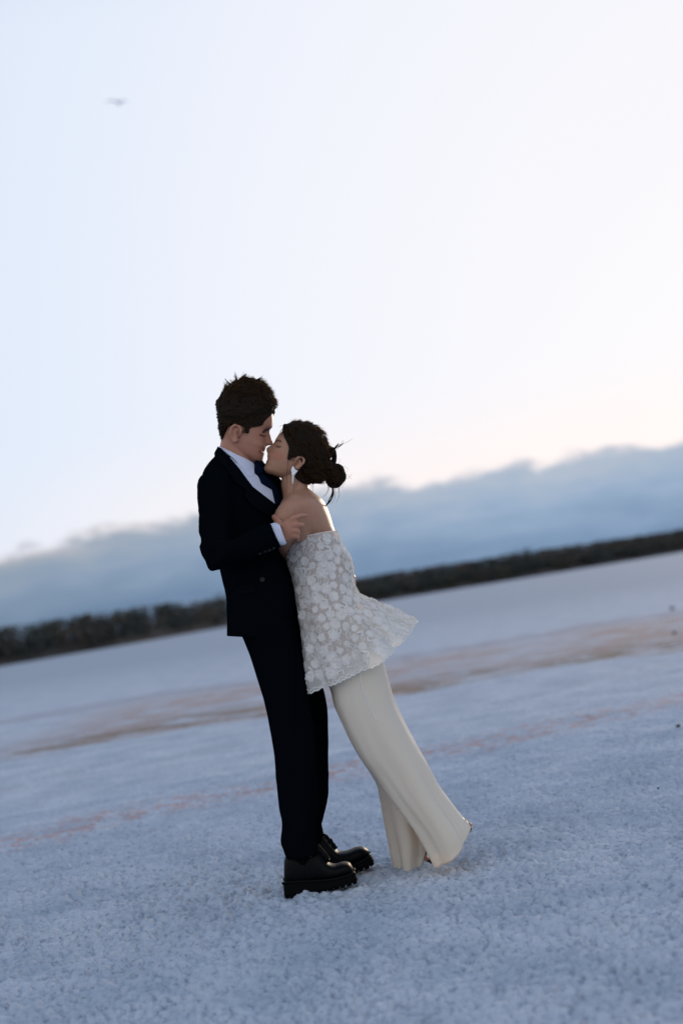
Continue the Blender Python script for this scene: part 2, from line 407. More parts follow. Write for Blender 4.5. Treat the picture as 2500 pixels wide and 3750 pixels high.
def remesh(soup, voxel, iters=4, lam=.5, keep=None, melt=None):
    """one continuous skin over all closed pieces of the soup"""
    o = soup.obj('tmp', [])
    md = o.modifiers.new('r', 'REMESH'); md.mode = 'VOXEL'; md.voxel_size = voxel; md.adaptivity = 0
    dg = bpy.context.evaluated_depsgraph_get(); me = bpy.data.meshes.new_from_object(o.evaluated_get(dg))
    nv = len(me.vertices); co = np.empty(nv * 3); me.vertices.foreach_get('co', co); co = co.reshape(-1, 3)
    ne = len(me.edges); e = np.empty(ne * 2, np.int64); me.edges.foreach_get('vertices', e); e = e.reshape(-1, 2)
    deg = np.bincount(e.ravel(), minlength=nv)[:, None]
    k = np.ones((nv, 1)) if keep is None else keep(co)[:, None]
    for it in range(iters):
        for l in (lam, -lam * .92):
            s = np.zeros_like(co)
            for a in range(3): s[:, a] = np.bincount(e[:, 0], co[e[:, 1], a], nv) + np.bincount(e[:, 1], co[e[:, 0], a], nv)
            co = co + k * l * (s / np.maximum(deg, 1) - co)
    if melt is not None:                      # flesh joints run into one another
        k = melt(co)[:, None]
        for it in range(26):
            s = np.zeros_like(co)
            for a in range(3): s[:, a] = np.bincount(e[:, 0], co[e[:, 1], a], nv) + np.bincount(e[:, 1], co[e[:, 0], a], nv)
            co = co + k * .6 * (s / np.maximum(deg, 1) - co)
    me.vertices.foreach_set('co', co.ravel()); me.update()
    me.polygons.foreach_set('use_smooth', np.ones(len(me.polygons), bool))
    bpy.data.objects.remove(o)
    return me, co
def to_pixels(co):
    d = co - np.array(C0); X = d @ np.array(_Rt); Y = d @ np.array(_Up); Z = d @ np.array(_F)
    return IMG_W / 2 + X / Z * FPX, IMG_H / 2 - Y / Z * FPX
def seg_dist(px, py, pts):
    best = np.full(px.shape, 1e9)
    for (x0, y0), (x1, y1) in zip(pts[:-1], pts[1:]):
        dx, dy = x1 - x0, y1 - y0; t = np.clip(((px - x0) * dx + (py - y0) * dy) / (dx * dx + dy * dy + 1e-9), 0, 1)
        best = np.minimum(best, np.hypot(px - x0 - t * dx, py - y0 - t * dy))
    return best
def in_poly(px, py, poly):
    c = np.zeros(px.shape, bool); n = len(poly)
    for i in range(n):
        (x0, y0), (x1, y1) = poly[i], poly[i - 1]
        c ^= ((y0 > py) != (y1 > py)) & (px < (x1 - x0) * (py - y0) / (y1 - y0 + 1e-12) + x0)
    return c
from mathutils.bvhtree import BVHTree
def bvh_of(*objs):
    V = []; F = []
    for o in objs:
        off = len(V); V += [tuple(v.co) for v in o.data.vertices]; F += [[i + off for i in p.vertices] for p in o.data.polygons]
    return BVHTree.FromPolygons(V, F)
def hit(bvh, px, py):
    d = (_F + _Rt * ((px - IMG_W / 2) / FPX) - _Up * ((py - IMG_H / 2) / FPX)).normalized()
    loc, nrm, _, _ = bvh.ray_cast(C0, d)
    if loc is None: return None
    if nrm.dot(d) > 0: nrm = -nrm
    return loc, nrm
def rounded(poly, k=5):
    """closed Catmull-Rom through the corners"""
    P = np.array(poly, float); n = len(P); out_ = []
    for i in range(n):
        a, b, c, d = P[i - 1], P[i], P[(i + 1) % n], P[(i + 2) % n]
        for t in np.arange(k) / k:
            out_.append(tuple(.5 * (2 * b + (c - a) * t + (2 * a - 5 * b + 4 * c - d) * t ** 2 + (3 * b - a - 3 * c + d) * t ** 3)))
    return out_
def cloth_panel(name, poly, bvh, off, thick, mat, parent, step=5.0, round_=True):
    """a real piece of cloth lying on a garment: outline poly (pixels), raised off the cloth below, with thickness"""
    xs = [p[0] for p in poly]; ys = [p[1] for p in poly]
    pts = []
    n = len(poly)
    for i in range(n):
        a, b = poly[i], poly[(i + 1) % n]; k = max(1, int(math.hypot(b[0] - a[0], b[1] - a[1]) / step))
        for j in range(k): pts.append((a[0] + (b[0] - a[0]) * j / k, a[1] + (b[1] - a[1]) * j / k))
    bnd = len(pts)
    for x in np.arange(min(xs) + step / 2, max(xs), step):
        for y in np.arange(min(ys) + step / 2, max(ys), step):
            X = np.array([x]); Y = np.array([y])
            if in_poly(X, Y, poly)[0] and seg_dist(X, Y, poly + poly[:1])[0] > step * .6: pts.append((x, y))
    from mathutils.geometry import delaunay_2d_cdt
    vo, eo, fo, _, _, _ = delaunay_2d_cdt([Vector(p) for p in pts], [(i, (i + 1) % bnd) for i in range(bnd)], [], 1, 1e-4)
    V3 = []; last = None; P2 = []
    for q in vo:
        h = hit(bvh, q[0], q[1])
        P2.append(h)
    ok = [i for i, h in enumerate(P2) if h is not None]
    if not ok: return None
    for i, h in enumerate(P2):
        if h is None:
            j = min(ok, key=lambda k: (vo[k] - vo[i]).length); h0 = P2[j]; yy = h0[0].y
            P2[i] = (W(vo[i][0], vo[i][1], yy), h0[1])
    top = [h[0] + h[1] * (off + thick) for h in P2]; bot = [h[0] + h[1] * (off - .004) for h in P2]
    m = len(top); F = [list(f) for f in fo] + [[i + m for i in f][::-1] for f in fo]
    from collections import Counter
    cnt = Counter()
    for f in fo:
        for a, b in zip(f, f[1:] + f[:1]): cnt[(a, b)] += 1
    for (a, b) in list(cnt):
        if (b, a) not in cnt: F.append([b, a, a + m, b + m])
    o = mesh_obj(name, [tuple(p) for p in top + bot], F, mat)
    fix_normals(o.data); o.data.polygons.foreach_set('use_smooth', np.ones(len(o.data.polygons), bool))
    try: o.data.set_sharp_from_angle(angle=R(50))
    except Exception: pass
    attach(o, parent)
    return o
def person(loc, label):
    e = bpy.data.objects.new('person', None); COL.objects.link(e); e.location = loc; e.empty_display_size = .2
    return tag(e, label, 'person')

# ------------------------------------------------------------------ materials of the figures
def skin_mat(name, col, deep):
    """skin whose brows, lashes and lips are coloured by the mesh's own 'tint' attribute"""
    m, nt, b = new_mat(name); N = nt.nodes; L = nt.links
    at = N.new('ShaderNodeVertexColor'); at.layer_name = 'tint'
    geo = N.new('ShaderNodeNewGeometry'); nz = N.new('ShaderNodeTexNoise'); L.new(geo.outputs['Position'], nz.inputs['Vector'])
    nz.inputs['Scale'].default_value = 38; nz.inputs['Detail'].default_value = 4
    mx = N.new('ShaderNodeMix'); mx.data_type = 'RGBA'; mx.inputs[6].default_value = (*col, 1); mx.inputs[7].default_value = (*deep, 1); L.new(nz.outputs['Fac'], mx.inputs[0])
    ml = N.new('ShaderNodeMix'); ml.data_type = 'RGBA'; ml.blend_type = 'MULTIPLY'; ml.inputs[0].default_value = 1
    L.new(mx.outputs[2], ml.inputs[6]); L.new(at.outputs['Color'], ml.inputs[7]); L.new(ml.outputs[2], b.inputs['Base Color'])
    b.inputs['Roughness'].default_value = .48; b.inputs['Specular IOR Level'].default_value = .35
    b.inputs['Subsurface Weight'].default_value = .12; b.inputs['Subsurface Radius'].default_value = (1, .35, .2); b.inputs['Subsurface Scale'].default_value = .012
    return m
def cloth_mat(name, col, rough, weave, strength, sheen=0.0, trans=None, alpha=1.0):
    m, nt, b = new_mat(name); N = nt.nodes; L = nt.links
    b.inputs['Base Color'].default_value = (*col, 1); b.inputs['Roughness'].default_value = rough
    b.inputs['Sheen Weight'].default_value = sheen; b.inputs['Specular IOR Level'].default_value = .25 if max(col) > .05 else 0.0
    geo = N.new('ShaderNodeNewGeometry'); nz = N.new('ShaderNodeTexNoise'); L.new(geo.outputs['Position'], nz.inputs['Vector'])
    nz.inputs['Scale'].default_value = weave; nz.inputs['Detail'].default_value = 5; nz.inputs['Roughness'].default_value = .6
    bp = N.new('ShaderNodeBump'); bp.inputs['Strength'].default_value = strength; bp.inputs['Distance'].default_value = .003
    L.new(nz.outputs['Fac'], bp.inputs['Height']); L.new(bp.outputs[0], b.inputs['Normal'])
    out = N['Material Output']; last = b.outputs[0]
    if trans:
        tr = N.new('ShaderNodeBsdfTranslucent'); tr.inputs[0].default_value = (*trans[1], 1); L.new(bp.outputs[0], tr.inputs['Normal'])
        ms = N.new('ShaderNodeMixShader'); ms.inputs[0].default_value = trans[0]; L.new(last, ms.inputs[1]); L.new(tr.outputs[0], ms.inputs[2]); last = ms.outputs[0]
    if alpha < 1:
        tp = N.new('ShaderNodeBsdfTransparent'); ms = N.new('ShaderNodeMixShader'); ms.inputs[0].default_value = alpha
        L.new(tp.outputs[0], ms.inputs[1]); L.new(last, ms.inputs[2]); last = ms.outputs[0]
    L.new(last, out.inputs[0]); return m
def hair_mat(name, col, rough=.55, tr_=.15, tc_=(.20, .10, .04)):
    m, nt, b = new_mat(name); N = nt.nodes; L = nt.links
    b.inputs['Base Color'].default_value = (*col, 1); b.inputs['Roughness'].default_value = rough; b.inputs['Specular IOR Level'].default_value = .07
    tr = N.new('ShaderNodeBsdfTranslucent'); tr.inputs[0].default_value = (*tc_, 1)
    ms = N.new('ShaderNodeMixShader'); ms.inputs[0].default_value = tr_
    L.new(b.outputs[0], ms.inputs[1]); L.new(tr.outputs[0], ms.inputs[2]); L.new(ms.outputs[0], N['Material Output'].inputs[0])
    return m
SKIN_M = skin_mat('skin_man', (.42, .205, .135), (.36, .160, .105))
SKIN_W = skin_mat('skin_woman', (.40, .215, .140), (.35, .18, .115))
WOOL = cloth_mat('black_wool', (.0019, .0030, .0048), .9, 260, .25, 0.0)
WOOL2 = cloth_mat('black_lapel_cloth', (.0024, .0036, .0056), .8, 300, .2, 0.0)
SHIRT = cloth_mat('white_cotton', (.62, .65, .78), .75, 180, .15, 0, (.12, (.7, .72, .8)))
TIE = cloth_mat('navy_silk', (.004, .008, .020), .5, 120, .2)
LEATHER = simple_mat('black_leather', (.0018, .0024, .0030), .52, .3, 90, Specular_IOR_Level=.10)
RUBBER = simple_mat('black_rubber', (.003, .0035, .004), .85, .3, 60, Specular_IOR_Level=.06)
BUTTON = simple_mat('horn_button', (.005, .006, .008), .5, Specular_IOR_Level=.25)
HAIR_M = hair_mat('hair_dark_brown', (.016, .011, .008), .7)
HAIR_W = hair_mat('hair_brown_black', (.015, .0095, .007), .6)
STRAND = hair_mat('hair_strands', (.032, .021, .014), .5, .42, (.60, .41, .23))

def paint(me, co, skin, strokes):
    """tint attribute: strokes = (pixel polyline, half width px, softness px, colour, min |side offset|, y centre)"""
    px, py = to_pixels(co); T = np.ones((len(co), 4))
    for pts, hw, soft, colr, ymin, yc, onlyface in strokes:
        w = 1 - smooth01(seg_dist(px, py, pts), hw, hw + soft)
        w *= (np.abs(co[:, 1] - yc) > ymin)
        w = w * onlyface(px, py, co) if onlyface else w
        T[:, :3] = T[:, :3] * (1 - w[:, None]) + np.array(colr) * w[:, None]
    a = me.color_attributes.new('tint', 'FLOAT_COLOR', 'POINT'); a.data.foreach_set('color', T.ravel())
    me.materials.clear(); me.materials.append(skin)

def head_grid(rows, yc, n=90, nseg=96, side=-1, eye=None, p=2.35):
    """rows: (face px, back px, half width, nose protrusion px vector len, sigma m). Face on L side if side=-1 else R."""
    ctl = []
    for F, B, hw, pr, sg in rows:
        a = W(*F, yc); b = W(*B, yc); m = (a + b) / 2; half = (a - m)
        ctl.append((*m, *half, hw, pr / 1063.0, sg))
    c = crom(ctl, n); th = np.linspace(0, 2 * np.pi, nseg, endpoint=False)
    co = np.cos(th); si = np.sin(th)
    # the face side is a little flatter than the back of the skull
    sc = np.sign(co) * np.abs(co) ** (2 / p); ss = np.sign(si) * np.abs(si) ** (2 / p)
    G = c[:, None, 0:3] + c[:, None, 3:6] * sc[None, :, None]; G = G.copy()
    G[:, :, 1] += c[:, 6:7] * ss
    fd = c[:, 3:6] / (np.linalg.norm(c[:, 3:6], axis=1)[:, None] + 1e-9)
    lat = c[:, 6:7] * ss
    w = np.exp(-(lat / (c[:, 8:9] + 1e-6)) ** 2) * (co > 0)[None] * c[:, 7:8]
    G += fd[:, None] * w[:, :, None]
    if eye is not None:
        for (ec, rad, dep) in eye:            # (pixel, radius px, depth m): sockets, lids, cheeks on both sides
            e = np.array(ec[:2]); lat0 = ec[2]
            px, py = to_pixels(G.reshape(-1, 3)); px = px.reshape(G.shape[:2]); py = py.reshape(G.shape[:2])
            for sgn in (-1, 1):
                d2 = ((px - e[0]) / rad) ** 2 + ((py - e[1]) / rad) ** 2 + ((lat - sgn * lat0) / (rad / 1063.0 * 1.25)) ** 2
                ww = np.exp(-d2) * (co > -.1)[None]
                G += fd[:, None] * (ww * dep)[:, :, None]
    return G

# ================================================================== THE MAN
MAN = person(tuple(W(1130, 3262, 0.0)[:2]) + (0.0,), 'man in black suit and white shirt holding the woman in both arms')
def n5(u, v): return K5(u, v)
man_rows = [((545, 955), (470, 952), .016, 0, .03), ((572, 938), (360, 885), .038, 0, .03), ((586, 908), (275, 835), .052, 0, .03),
            ((591, 880), (235, 800), .057, 0, .03), ((600, 853), (212, 770), .0605, 0, .03), ((597, 830), (200, 748), .062, 0, .03),
            ((609, 814), (192, 730), .0635, 0, .03), ((614, 790), (182, 708), .0655, 0, .014), ((606, 768), (172, 682), .067, 11, .0135),
            ((604, 750), (164, 660), .068, 32, .0125), ((612, 712), (157, 640), .0685, 24.5, .0105), ((620, 680), (150, 612), .069, 17, .0095),
            ((632, 648), (143, 582), .069, 9, .010), ((648, 618), (138, 552), .069, 2.5, .012), ((676, 585), (132, 522), .0695, 0, .03),
            ((686, 530), (127, 465), .071, 0, .03), ((682, 445), (125, 385), .073, 0, .03), ((662, 355), (142, 312), .071, 0, .03),
            ((620, 272), (190, 250), .062, 0, .03), ((540, 207), (270, 206), .045, 0, .03), ((450, 177), (350, 181), .02, 0, .03)]
man_rows = [(K5(*a), K5(b[0] + (16 if b[1] < 620 else 0), b[1]), hw, pr, sg) for a, b, hw, pr, sg in man_rows]
YH = 0.0
man_head = head_grid(man_rows, YH, eye=[((*K5(640, 648), .031), 11.5, -.0135), ((*K5(628, 652), .033), 7, .0055),
                                        ((*K5(560, 740), .040), 17, .0045), ((*K5(668, 590), .028), 11, .0035),
                                        ((*K5(585, 822), .022), 6, -.004)])
body = Soup(); body.add(man_head)
def ear(soup, ctr, sc, yc, lean, K, face):
    """helix, lobe and concha of one ear; ctr pixel, sc = half height px"""
    pts = [(-.10, .55), (.42, .15), (.50, -.30), (.28, -.80), (-.20, -.98), (-.62, -.62), (-.66, -.05), (-.42, .55), (-.12, .92), (.20, .70)]
    ca, sa = math.cos(lean), math.sin(lean)
    for sgn in (-1, 1):
        P = []
        for i, (a, b) in enumerate(pts):
            a *= face
            q = K(ctr[0] + sc * (a * ca - b * sa), ctr[1] + sc * (a * sa + b * ca))
            out = .009 if 2 <= i <= 6 else .004
            P.append(W(*q, YH + sgn * (yc + out)))
        soup.add(tube_grid(P, [.0040, .0042, .0045, .0048, .0050, .0050, .0048, .0046, .0062, .004], 26, 8))
        c = W(*K(*ctr), YH + sgn * (yc - .002)); soup.ball(c, (sc / 2.751 / 1063 * .52, .007, sc / 2.751 / 1063 * .80))
ear(body, (318, 655), 88, .068, .10, K5, 1)
# neck, trunk, arms and legs, a continuous body under the clothes
body.add(ring_grid([(K5(175, 600), K5(430, 800), YH, .046), (K5(166, 700), K5(470, 915), YH, .055), (K5(152, 785), K5(482, 985), YH, .058),
                    (K5(110, 880), K5(500, 1080), YH, .064), (K5(60, 1000), K5(540, 1200), YH, .08)], 24, 36))
TORSO = [(K1(235, 850), K1(640, 985), (-.01, .05), .080), (K1(160, 940), K1(730, 1040), (-.02, .10), .130), (K1(118, 1030), K1(830, 1140), (-.03, .135), .175),
         (K1(105, 1160), K1(880, 1265), (-.03, .14), .195), (K1(125, 1340), K1(900, 1440), (-.03, .12), .20), (K1(160, 1560), K1(880, 1640), (-.02, .07), .19),
         (KJ(290, 1000), KJ(1075, 1010), (-.01, .03), .178), (KJ(365, 1190), KJ(1135, 1150), .0, .172), (KJ(402, 1350), KJ(1200, 1330), .0, .174),
         (KJ(440, 1510), KJ(1240, 1500), .0, .180), (KJ(442, 1720), KJ(1252, 1720), .0, .186), (KJ(437, 1960), KJ(1315, 1985), .0, .190)]
def inset(rows, k, kd=None):
    o = []
    for r in rows:
        (a, b), (c, d) = r[0], r[1]; mx, my = (a + c) / 2, (b + d) / 2
        o.append(((mx + (a - mx) * k, my + (b - my) * k), (mx + (c - mx) * k, my + (d - my) * k), r[2], r[3] * (kd or k), *r[4:]))
    return o
body.add(ring_grid(inset(TORSO, .80, .82), 40, 40))
ARM = [(KJ(300, 270), .048, -.180), (KJ(300, 560), .044, -.215), (KJ(330, 880), .038, -.232), (KJ(420, 1010), .036, -.238), (KJ(660, 940), .034, -.242), (KJ(960, 830), .029, -.242)]
body.add(tube_grid([W(*p, y) for p, r, y in ARM], [r for p, r, y in ARM], 40, 14))
WR = W(*KH(400, 735), -.262); KN = W(*KH(590, 640), -.262)
# the hand on her arm: palm, four unequal bent fingers, thumb
body.add(tube_grid([W(*KH(330, 760), -.240), W(*KH(440, 715), -.240), W(*KH(540, 650), -.240), W(*KH(625, 600), -.238), W(*KH(668, 580), -.234)],
                   [.026, .027, .034, .037, .030], 16, 16, flat=.46, up=(0, 1, 0)))
FING = [([(560, 490, -.262), (650, 412, -.268), (755, 368, -.262), (828, 352, -.245), (884, 354, -.228)], [.0115, .0105, .0092, .0085, .0070]),
        ([(600, 560, -.262), (690, 535, -.272), (775, 536, -.266), (815, 548, -.252), (800, 560, -.238)], [.0115, .0108, .0100, .0092, .0075]),
        ([(610, 650, -.262), (690, 650, -.272), (728, 668, -.264), (735, 690, -.250), (715, 700, -.236)], [.0115, .0105, .0098, .0090, .0075]),
        ([(600, 730, -.262), (680, 745, -.268), (722, 768, -.258), (730, 795, -.245), (715, 810, -.232)], [.0105, .0098, .0088, .0080, .0068]),
        ([(420, 610, -.258), (390, 520, -.250), (345, 450, -.232), (300, 405, -.214), (278, 375, -.198)], [.0120, .0125, .0112, .0102, .0080])]
for pts, rad in FING:
    body.add(tube_grid([W(*KH(u, v), y + .022) for u, v, y in pts], rad, 16, 10)); body.ball(W(*KH(*pts[-1][:2]), pts[-1][2] + .022), rad[-1])
# far arm goes round her waist, its hand flat on her back
FARM = [(KJ(520, 260), .055, .17), (KJ(700, 640), .050, .22), (KJ(900, 950), .046, .24), (K3(400, 560), .040, .235), (K3(640, 620), .031, .20), (K3(760, 640), .026, .165)]
body.add(tube_grid([W(*p, y) for p, r, y in FARM], [r for p, r, y in FARM], 40, 14))
body.add(tube_grid([W(*K3(740, 635), .17), W(*K3(790, 650), .12), W(*K3(815, 660), .06)], [.026, .036, .032], 12, 14, flat=.5, up=(1, 0, 0)))
for k, (dv, ln) in enumerate(((-55, 0), (-20, 6), (18, 3), (52, -8))):
    body.add(tube_grid([W(*K3(812, 655 + dv * .7), .075), W(*K3(828, 660 + dv), .045), W(*K3(836, 664 + dv), .012), W(*K3(832, 668 + dv), -.012)], [.0100, .0095, .0085, .0065], 12, 10))
body.add(tube_grid([W(*K3(760, 610), .15), W(*K3(800, 565), .12), W(*K3(822, 540), .09)], [.012, .0105, .008], 10, 10))
NEAR_LEG = [(KM(300, 640), KM(980, 640), -.03, .165), (KM(420, 900), KM(1030, 900), -.075, .110), (KM(510, 1180), KM(1080, 1180), -.09, .098), (KM(590, 1500), KM(1110, 1480), -.095, .092),
            (KL(120, 250), KL(640, 250), -.10, .085), (KL(175, 540), KL(660, 540), -.105, .082), (KL(195, 800), KL(665, 800), -.11, .080),
            (KL(225, 1080), KL(665, 1080), -.115, .080), (KL(258, 1280), KL(655, 1280), -.12, .082), (KL(250, 1500), KL(640, 1420), -.12, .085), (KL(285, 1620), KL(665, 1530), -.12, .082), (KL(320, 1690), KL(690, 1620), -.12, .078)]
FAR_LEG = [(KM(330, 640), KM(1060, 640), .05, .150), (KM(470, 900), KM(1100, 900), .08, .105), (KM(600, 1180), KM(1220, 1180), .09, .098), (KM(700, 1500), KM(1305, 1480), .095, .090),
           (KL(330, 250), KL(788, 230), .10, .084), (KL(370, 540), KL(800, 540), .105, .082), (KL(385, 800), KL(798, 800), .11, .080),
           (KL(395, 1050), KL(780, 1030), .115, .078), (KL(395, 1250), KL(735, 1240), .12, .078), (KL(395, 1400), KL(700, 1350), .12, .080), (KL(400, 1500), KL(700, 1420), .12, .074), (KL(430, 1590), KL(720, 1470), .12, .07)]
for leg in (NEAR_LEG, FAR_LEG): body.add(ring_grid(inset(leg, .72, .72), 40, 24))
body.add(ring_grid([(KS(230, 780), KS(330, 300), -.12, .036), (KS(420, 800), KS(520, 300), -.12, .038), (KS(700, 800), KS(690, 590), -.12, .042), (KS(1000, 770), KS(990, 670), -.12, .035)], 20, 16))
body.add(ring_grid([(KS(480, 620), KS(560, 200), .12, .036), (KS(650, 650), KS(720, 250), .12, .038), (KS(950, 640), KS(930, 500), .12, .042), (KS(1280, 560), KS(1260, 460), .12, .035)], 20, 16))
me, co = remesh(body, .0036, 3, .5, keep=lambda c: np.where((c[:, 2] > W(*K5(500, 900), 0).z), .30, 1.0))
fside = lambda px, py, c: (c[:, 1] > -9)
paint(me, co, SKIN_M, [
    ([K5(590, 640), K5(612, 618), K5(655, 606), K5(676, 598)], 3.6, 2.5, (.08, .065, .06), .012, YH, None),          # brows
    ([KF(300, 632), KF(345, 650), KF(400, 652)], 2.2, 2.4, (.12, .09, .08), .016, YH, None),                        # lashes of lowered lids
    ([KF(388, 962), KF(340, 972), KF(285, 975)], 2.4, 2.6, (.40, .22, .22), 0, YH, lambda px, py, c: np.abs(c[:, 1]) < .046),
    ([K5(606, 850), K5(585, 846), K5(565, 838)], 2.6, 3.0, (.78, .50, .48), 0, YH, lambda px, py, c: np.abs(c[:, 1]) < .04),
    ([K5(330, 640), K5(340, 690)], 4.0, 5.0, (.55, .42, .40), .055, YH, None),                                     # hollow of the ear
    ([K5(665, 765), K5(650, 770)], 1.5, 2.0, (.45, .32, .30), .0, YH, lambda px, py, c: np.abs(c[:, 1]) < .02)])
mb = bpy.data.objects.new('body', me); COL.objects.link(mb); attach(mb, MAN)

# --- trousers
def folds(seed, amp, fu, ft, ends=0.0):
    def f(u, t):
        a = fbm(u * fu + 3 * np.cos(t), ft * np.sin(t) + ft + 0 * u, 3, seed) - .5
        return amp * a * (1 + ends * u ** 3)
    return f
def garment(name, grids, mat, parent, hem=.012, thick=.003):
    s = Soup()
    for G in grids:
        cen = G[-1].mean(0); inner = cen + (G[-1] - cen) * (1 - thick / .08)
        up = G[-3].mean(0) - cen; up = up / (np.linalg.norm(up) + 1e-9) * .03
        s.add(np.concatenate([G, inner[None], (inner + up)[None]], 0), cap=False)
    return s.obj(name, mat, parent)
gl = [ring_grid(NEAR_LEG, 110, 64, 2.4, folds(61, .012, 5, 1.6, 1.2)), ring_grid(FAR_LEG, 110, 64, 2.4, folds(67, .012, 5, 1.6, 1.2))]
trousers = garment('trousers', gl, WOOL, MAN)
# --- jacket: trunk and two sleeves
def jf(u, t): return .007 * (fbm(u * 6 + np.sin(t), np.cos(t) * 2 + 5, 3, 71) - .5) + .010 * smooth01(u, .75, 1) * np.sin(5 * t + 1.0) * .6
jk = ring_grid(TORSO, 130, 96, 2.6, jf)
jacket = garment('jacket', [jk], WOOL, MAN)
SLEEVE = [(KJ(215, 90), KJ(420, 60), -.165, .030), (KJ(135, 150), KJ(470, 130), -.185, .066), (KJ(104, 230), KJ(490, 230), -.195, .078), (KJ(103, 340), KJ(500, 350), -.205, .080), (KJ(120, 560), KJ(495, 580), -.225, .076),
          (KJ(126, 760), KJ(490, 770), -.24, .072), (KJ(150, 970), KJ(520, 860), -.25, .070), (KJ(192, 1120), KJ(570, 840), -.256, .068), (KJ(235, 1205), KJ(620, 810), -.26, .067),
          (KJ(330, 1212), KJ(680, 770), -.258, .066), (KJ(500, 1160), KJ(740, 735), -.252, .064), (KJ(720, 1090), KJ(820, 705), -.246, .060), (KJ(920, 1020), KJ(890, 690), -.243, .056), (KJ(1066, 950), KJ(950, 690), -.242, .053)]
def sf(u, t): return .012 * (fbm(u * 16, np.cos(t) * 1.5 + np.sin(t) + 5, 3, 81) - .5) * (.5 + np.exp(-((u - .58) / .12) ** 2) * 1.6)
sleeve = garment('sleeve', [ring_grid(SLEEVE, 110, 48, 2.2, sf)], WOOL, jacket)
FSL = [(p, r * 1.45, y) for p, r, y in FARM[:5]]
sg = tube_grid([W(*p, y) for p, r, y in FSL], [r for p, r, y in FSL], 60, 28)
sleeve2 = garment('sleeve', [sg], WOOL, jacket)
jb = bvh_of(jacket)
# --- shirt, tie, lapels lying on the chest
shirt = cloth_panel('shirt', [K1(500, 905), K1(572, 935), K1(582, 1030), K1(612, 1058), K1(640, 1115), K1(735, 1175), K1(765, 1305), K1(700, 1275), K1(640, 1240), K1(540, 1160), K1(450, 1040), K1(400, 940)], jb, .002, .003, SHIRT, MAN)
tie = cloth_panel('tie', [K1(570, 935), K1(640, 945), K1(668, 985), K1(640, 1040), K1(700, 1090), K1(790, 1190), K1(800, 1310), K1(766, 1310), K1(740, 1180), K1(640, 1120), K1(612, 1055), K1(580, 1030)], jb, .006, .005, TIE, MAN)
knot = cloth_panel('knot', [K1(572, 932), K1(640, 940), K1(660, 985), K1(632, 1045), K1(600, 1050), K1(576, 1010)], jb, .011, .006, TIE, tie)
lapel = cloth_panel('lapel', [K1(262, 788), K1(340, 878), K1(430, 985), K1(500, 1078), K1(560, 1155), K1(660, 1235), K1(757, 1308), K1(775, 1420), K1(700, 1420), K1(560, 1330), K1(480, 1230), K1(500, 1180), K1(395, 1110), K1(300, 960), K1(225, 880), K1(228, 850)], jb, .004, .005, WOOL2, jacket)
lapel2 = cloth_panel('lapel', [K1(655, 950), K1(720, 1000), K1(830, 1130), K1(868, 1230), K1(850, 1300), K1(802, 1310), K1(792, 1185), K1(700, 1085), K1(650, 1030)], jb, .008, .005, WOOL2, jacket)
# collar of the shirt standing round the neck, and the jacket collar behind it
cs = Soup(); cg = ring_grid([(K5(146, 785), K5(492, 962), YH, .0625), (K5(138, 805), K5(500, 985), YH, .066), (K5(128, 850), K5(530, 1060), YH, .076), (K5(110, 900), K5(560, 1130), YH, .088)], 20, 48, 2.2)
cs.add(np.concatenate([cg[::-1], (cg[0].mean(0) + (cg[0] - cg[0].mean(0)) * .96)[None], (cg[3].mean(0) + (cg[3] - cg[3].mean(0)) * .95)[None]], 0), cap=False)
collar = cs.obj('collar', SHIRT, shirt)
cb = bvh_of(collar, jacket)
leaf = cloth_panel('collar', [K5(150, 792), K5(300, 868), K5(400, 915), K5(482, 965), K5(488, 1062), K5(455, 1100), K5(420, 1090), K5(380, 1030), K5(300, 925), K5(215, 850)], cb, .004, .003, SHIRT, shirt)
jc = Soup(); g2 = ring_grid([(K1(250, 800), K1(560, 1000), YH, .086), (K1(226, 850), K1(600, 1030), YH, .100), (K1(205, 905), K1(640, 1060), YH, .120)], 14, 48, 2.2)
half = g2[:, [k for k in range(48) if 13 <= k <= 35]]
tk = half.mean((0, 1)); half2 = half + (tk - half) * .03
vv = np.concatenate([half.reshape(-1, 3), half2.reshape(-1, 3)]); nn, mm = half.shape[:2]; ff = []
for i in range(nn - 1):
    for j in range(mm - 1):
        q = [i * mm + j, i * mm + j + 1, (i + 1) * mm + j + 1, (i + 1) * mm + j]; ff.append(q); ff.append([k + nn * mm for k in q][::-1])
for i in range(nn - 1):
    for j in (0, mm - 1): ff.append([i * mm + j, (i + 1) * mm + j, (i + 1) * mm + j + nn * mm, i * mm + j + nn * mm])
for j in range(mm - 1):
    for i in (0, nn - 1): ff.append([i * mm + j, i * mm + j + 1, i * mm + j + 1 + nn * mm, i * mm + j + nn * mm])
jc.raw(vv, ff); jc.obj('collar', WOOL, jacket)
# cuff
cuff_rows = [(KH(330, 985), KH(120, 560), -.263, .046), (KH(420, 940), KH(235, 522), -.263, .046), (KH(485, 915), KH(320, 500), -.262, .045), (KH(516, 870), KH(395, 530), -.262, .043)]
cuff = garment('cuff', [ring_grid([(a, b, y + .022, h) for a, b, y, h in cuff_rows], 24, 40, 2.2, lambda u, t: .0025 * np.sin(3 * t + 4 * u))], SHIRT, shirt)
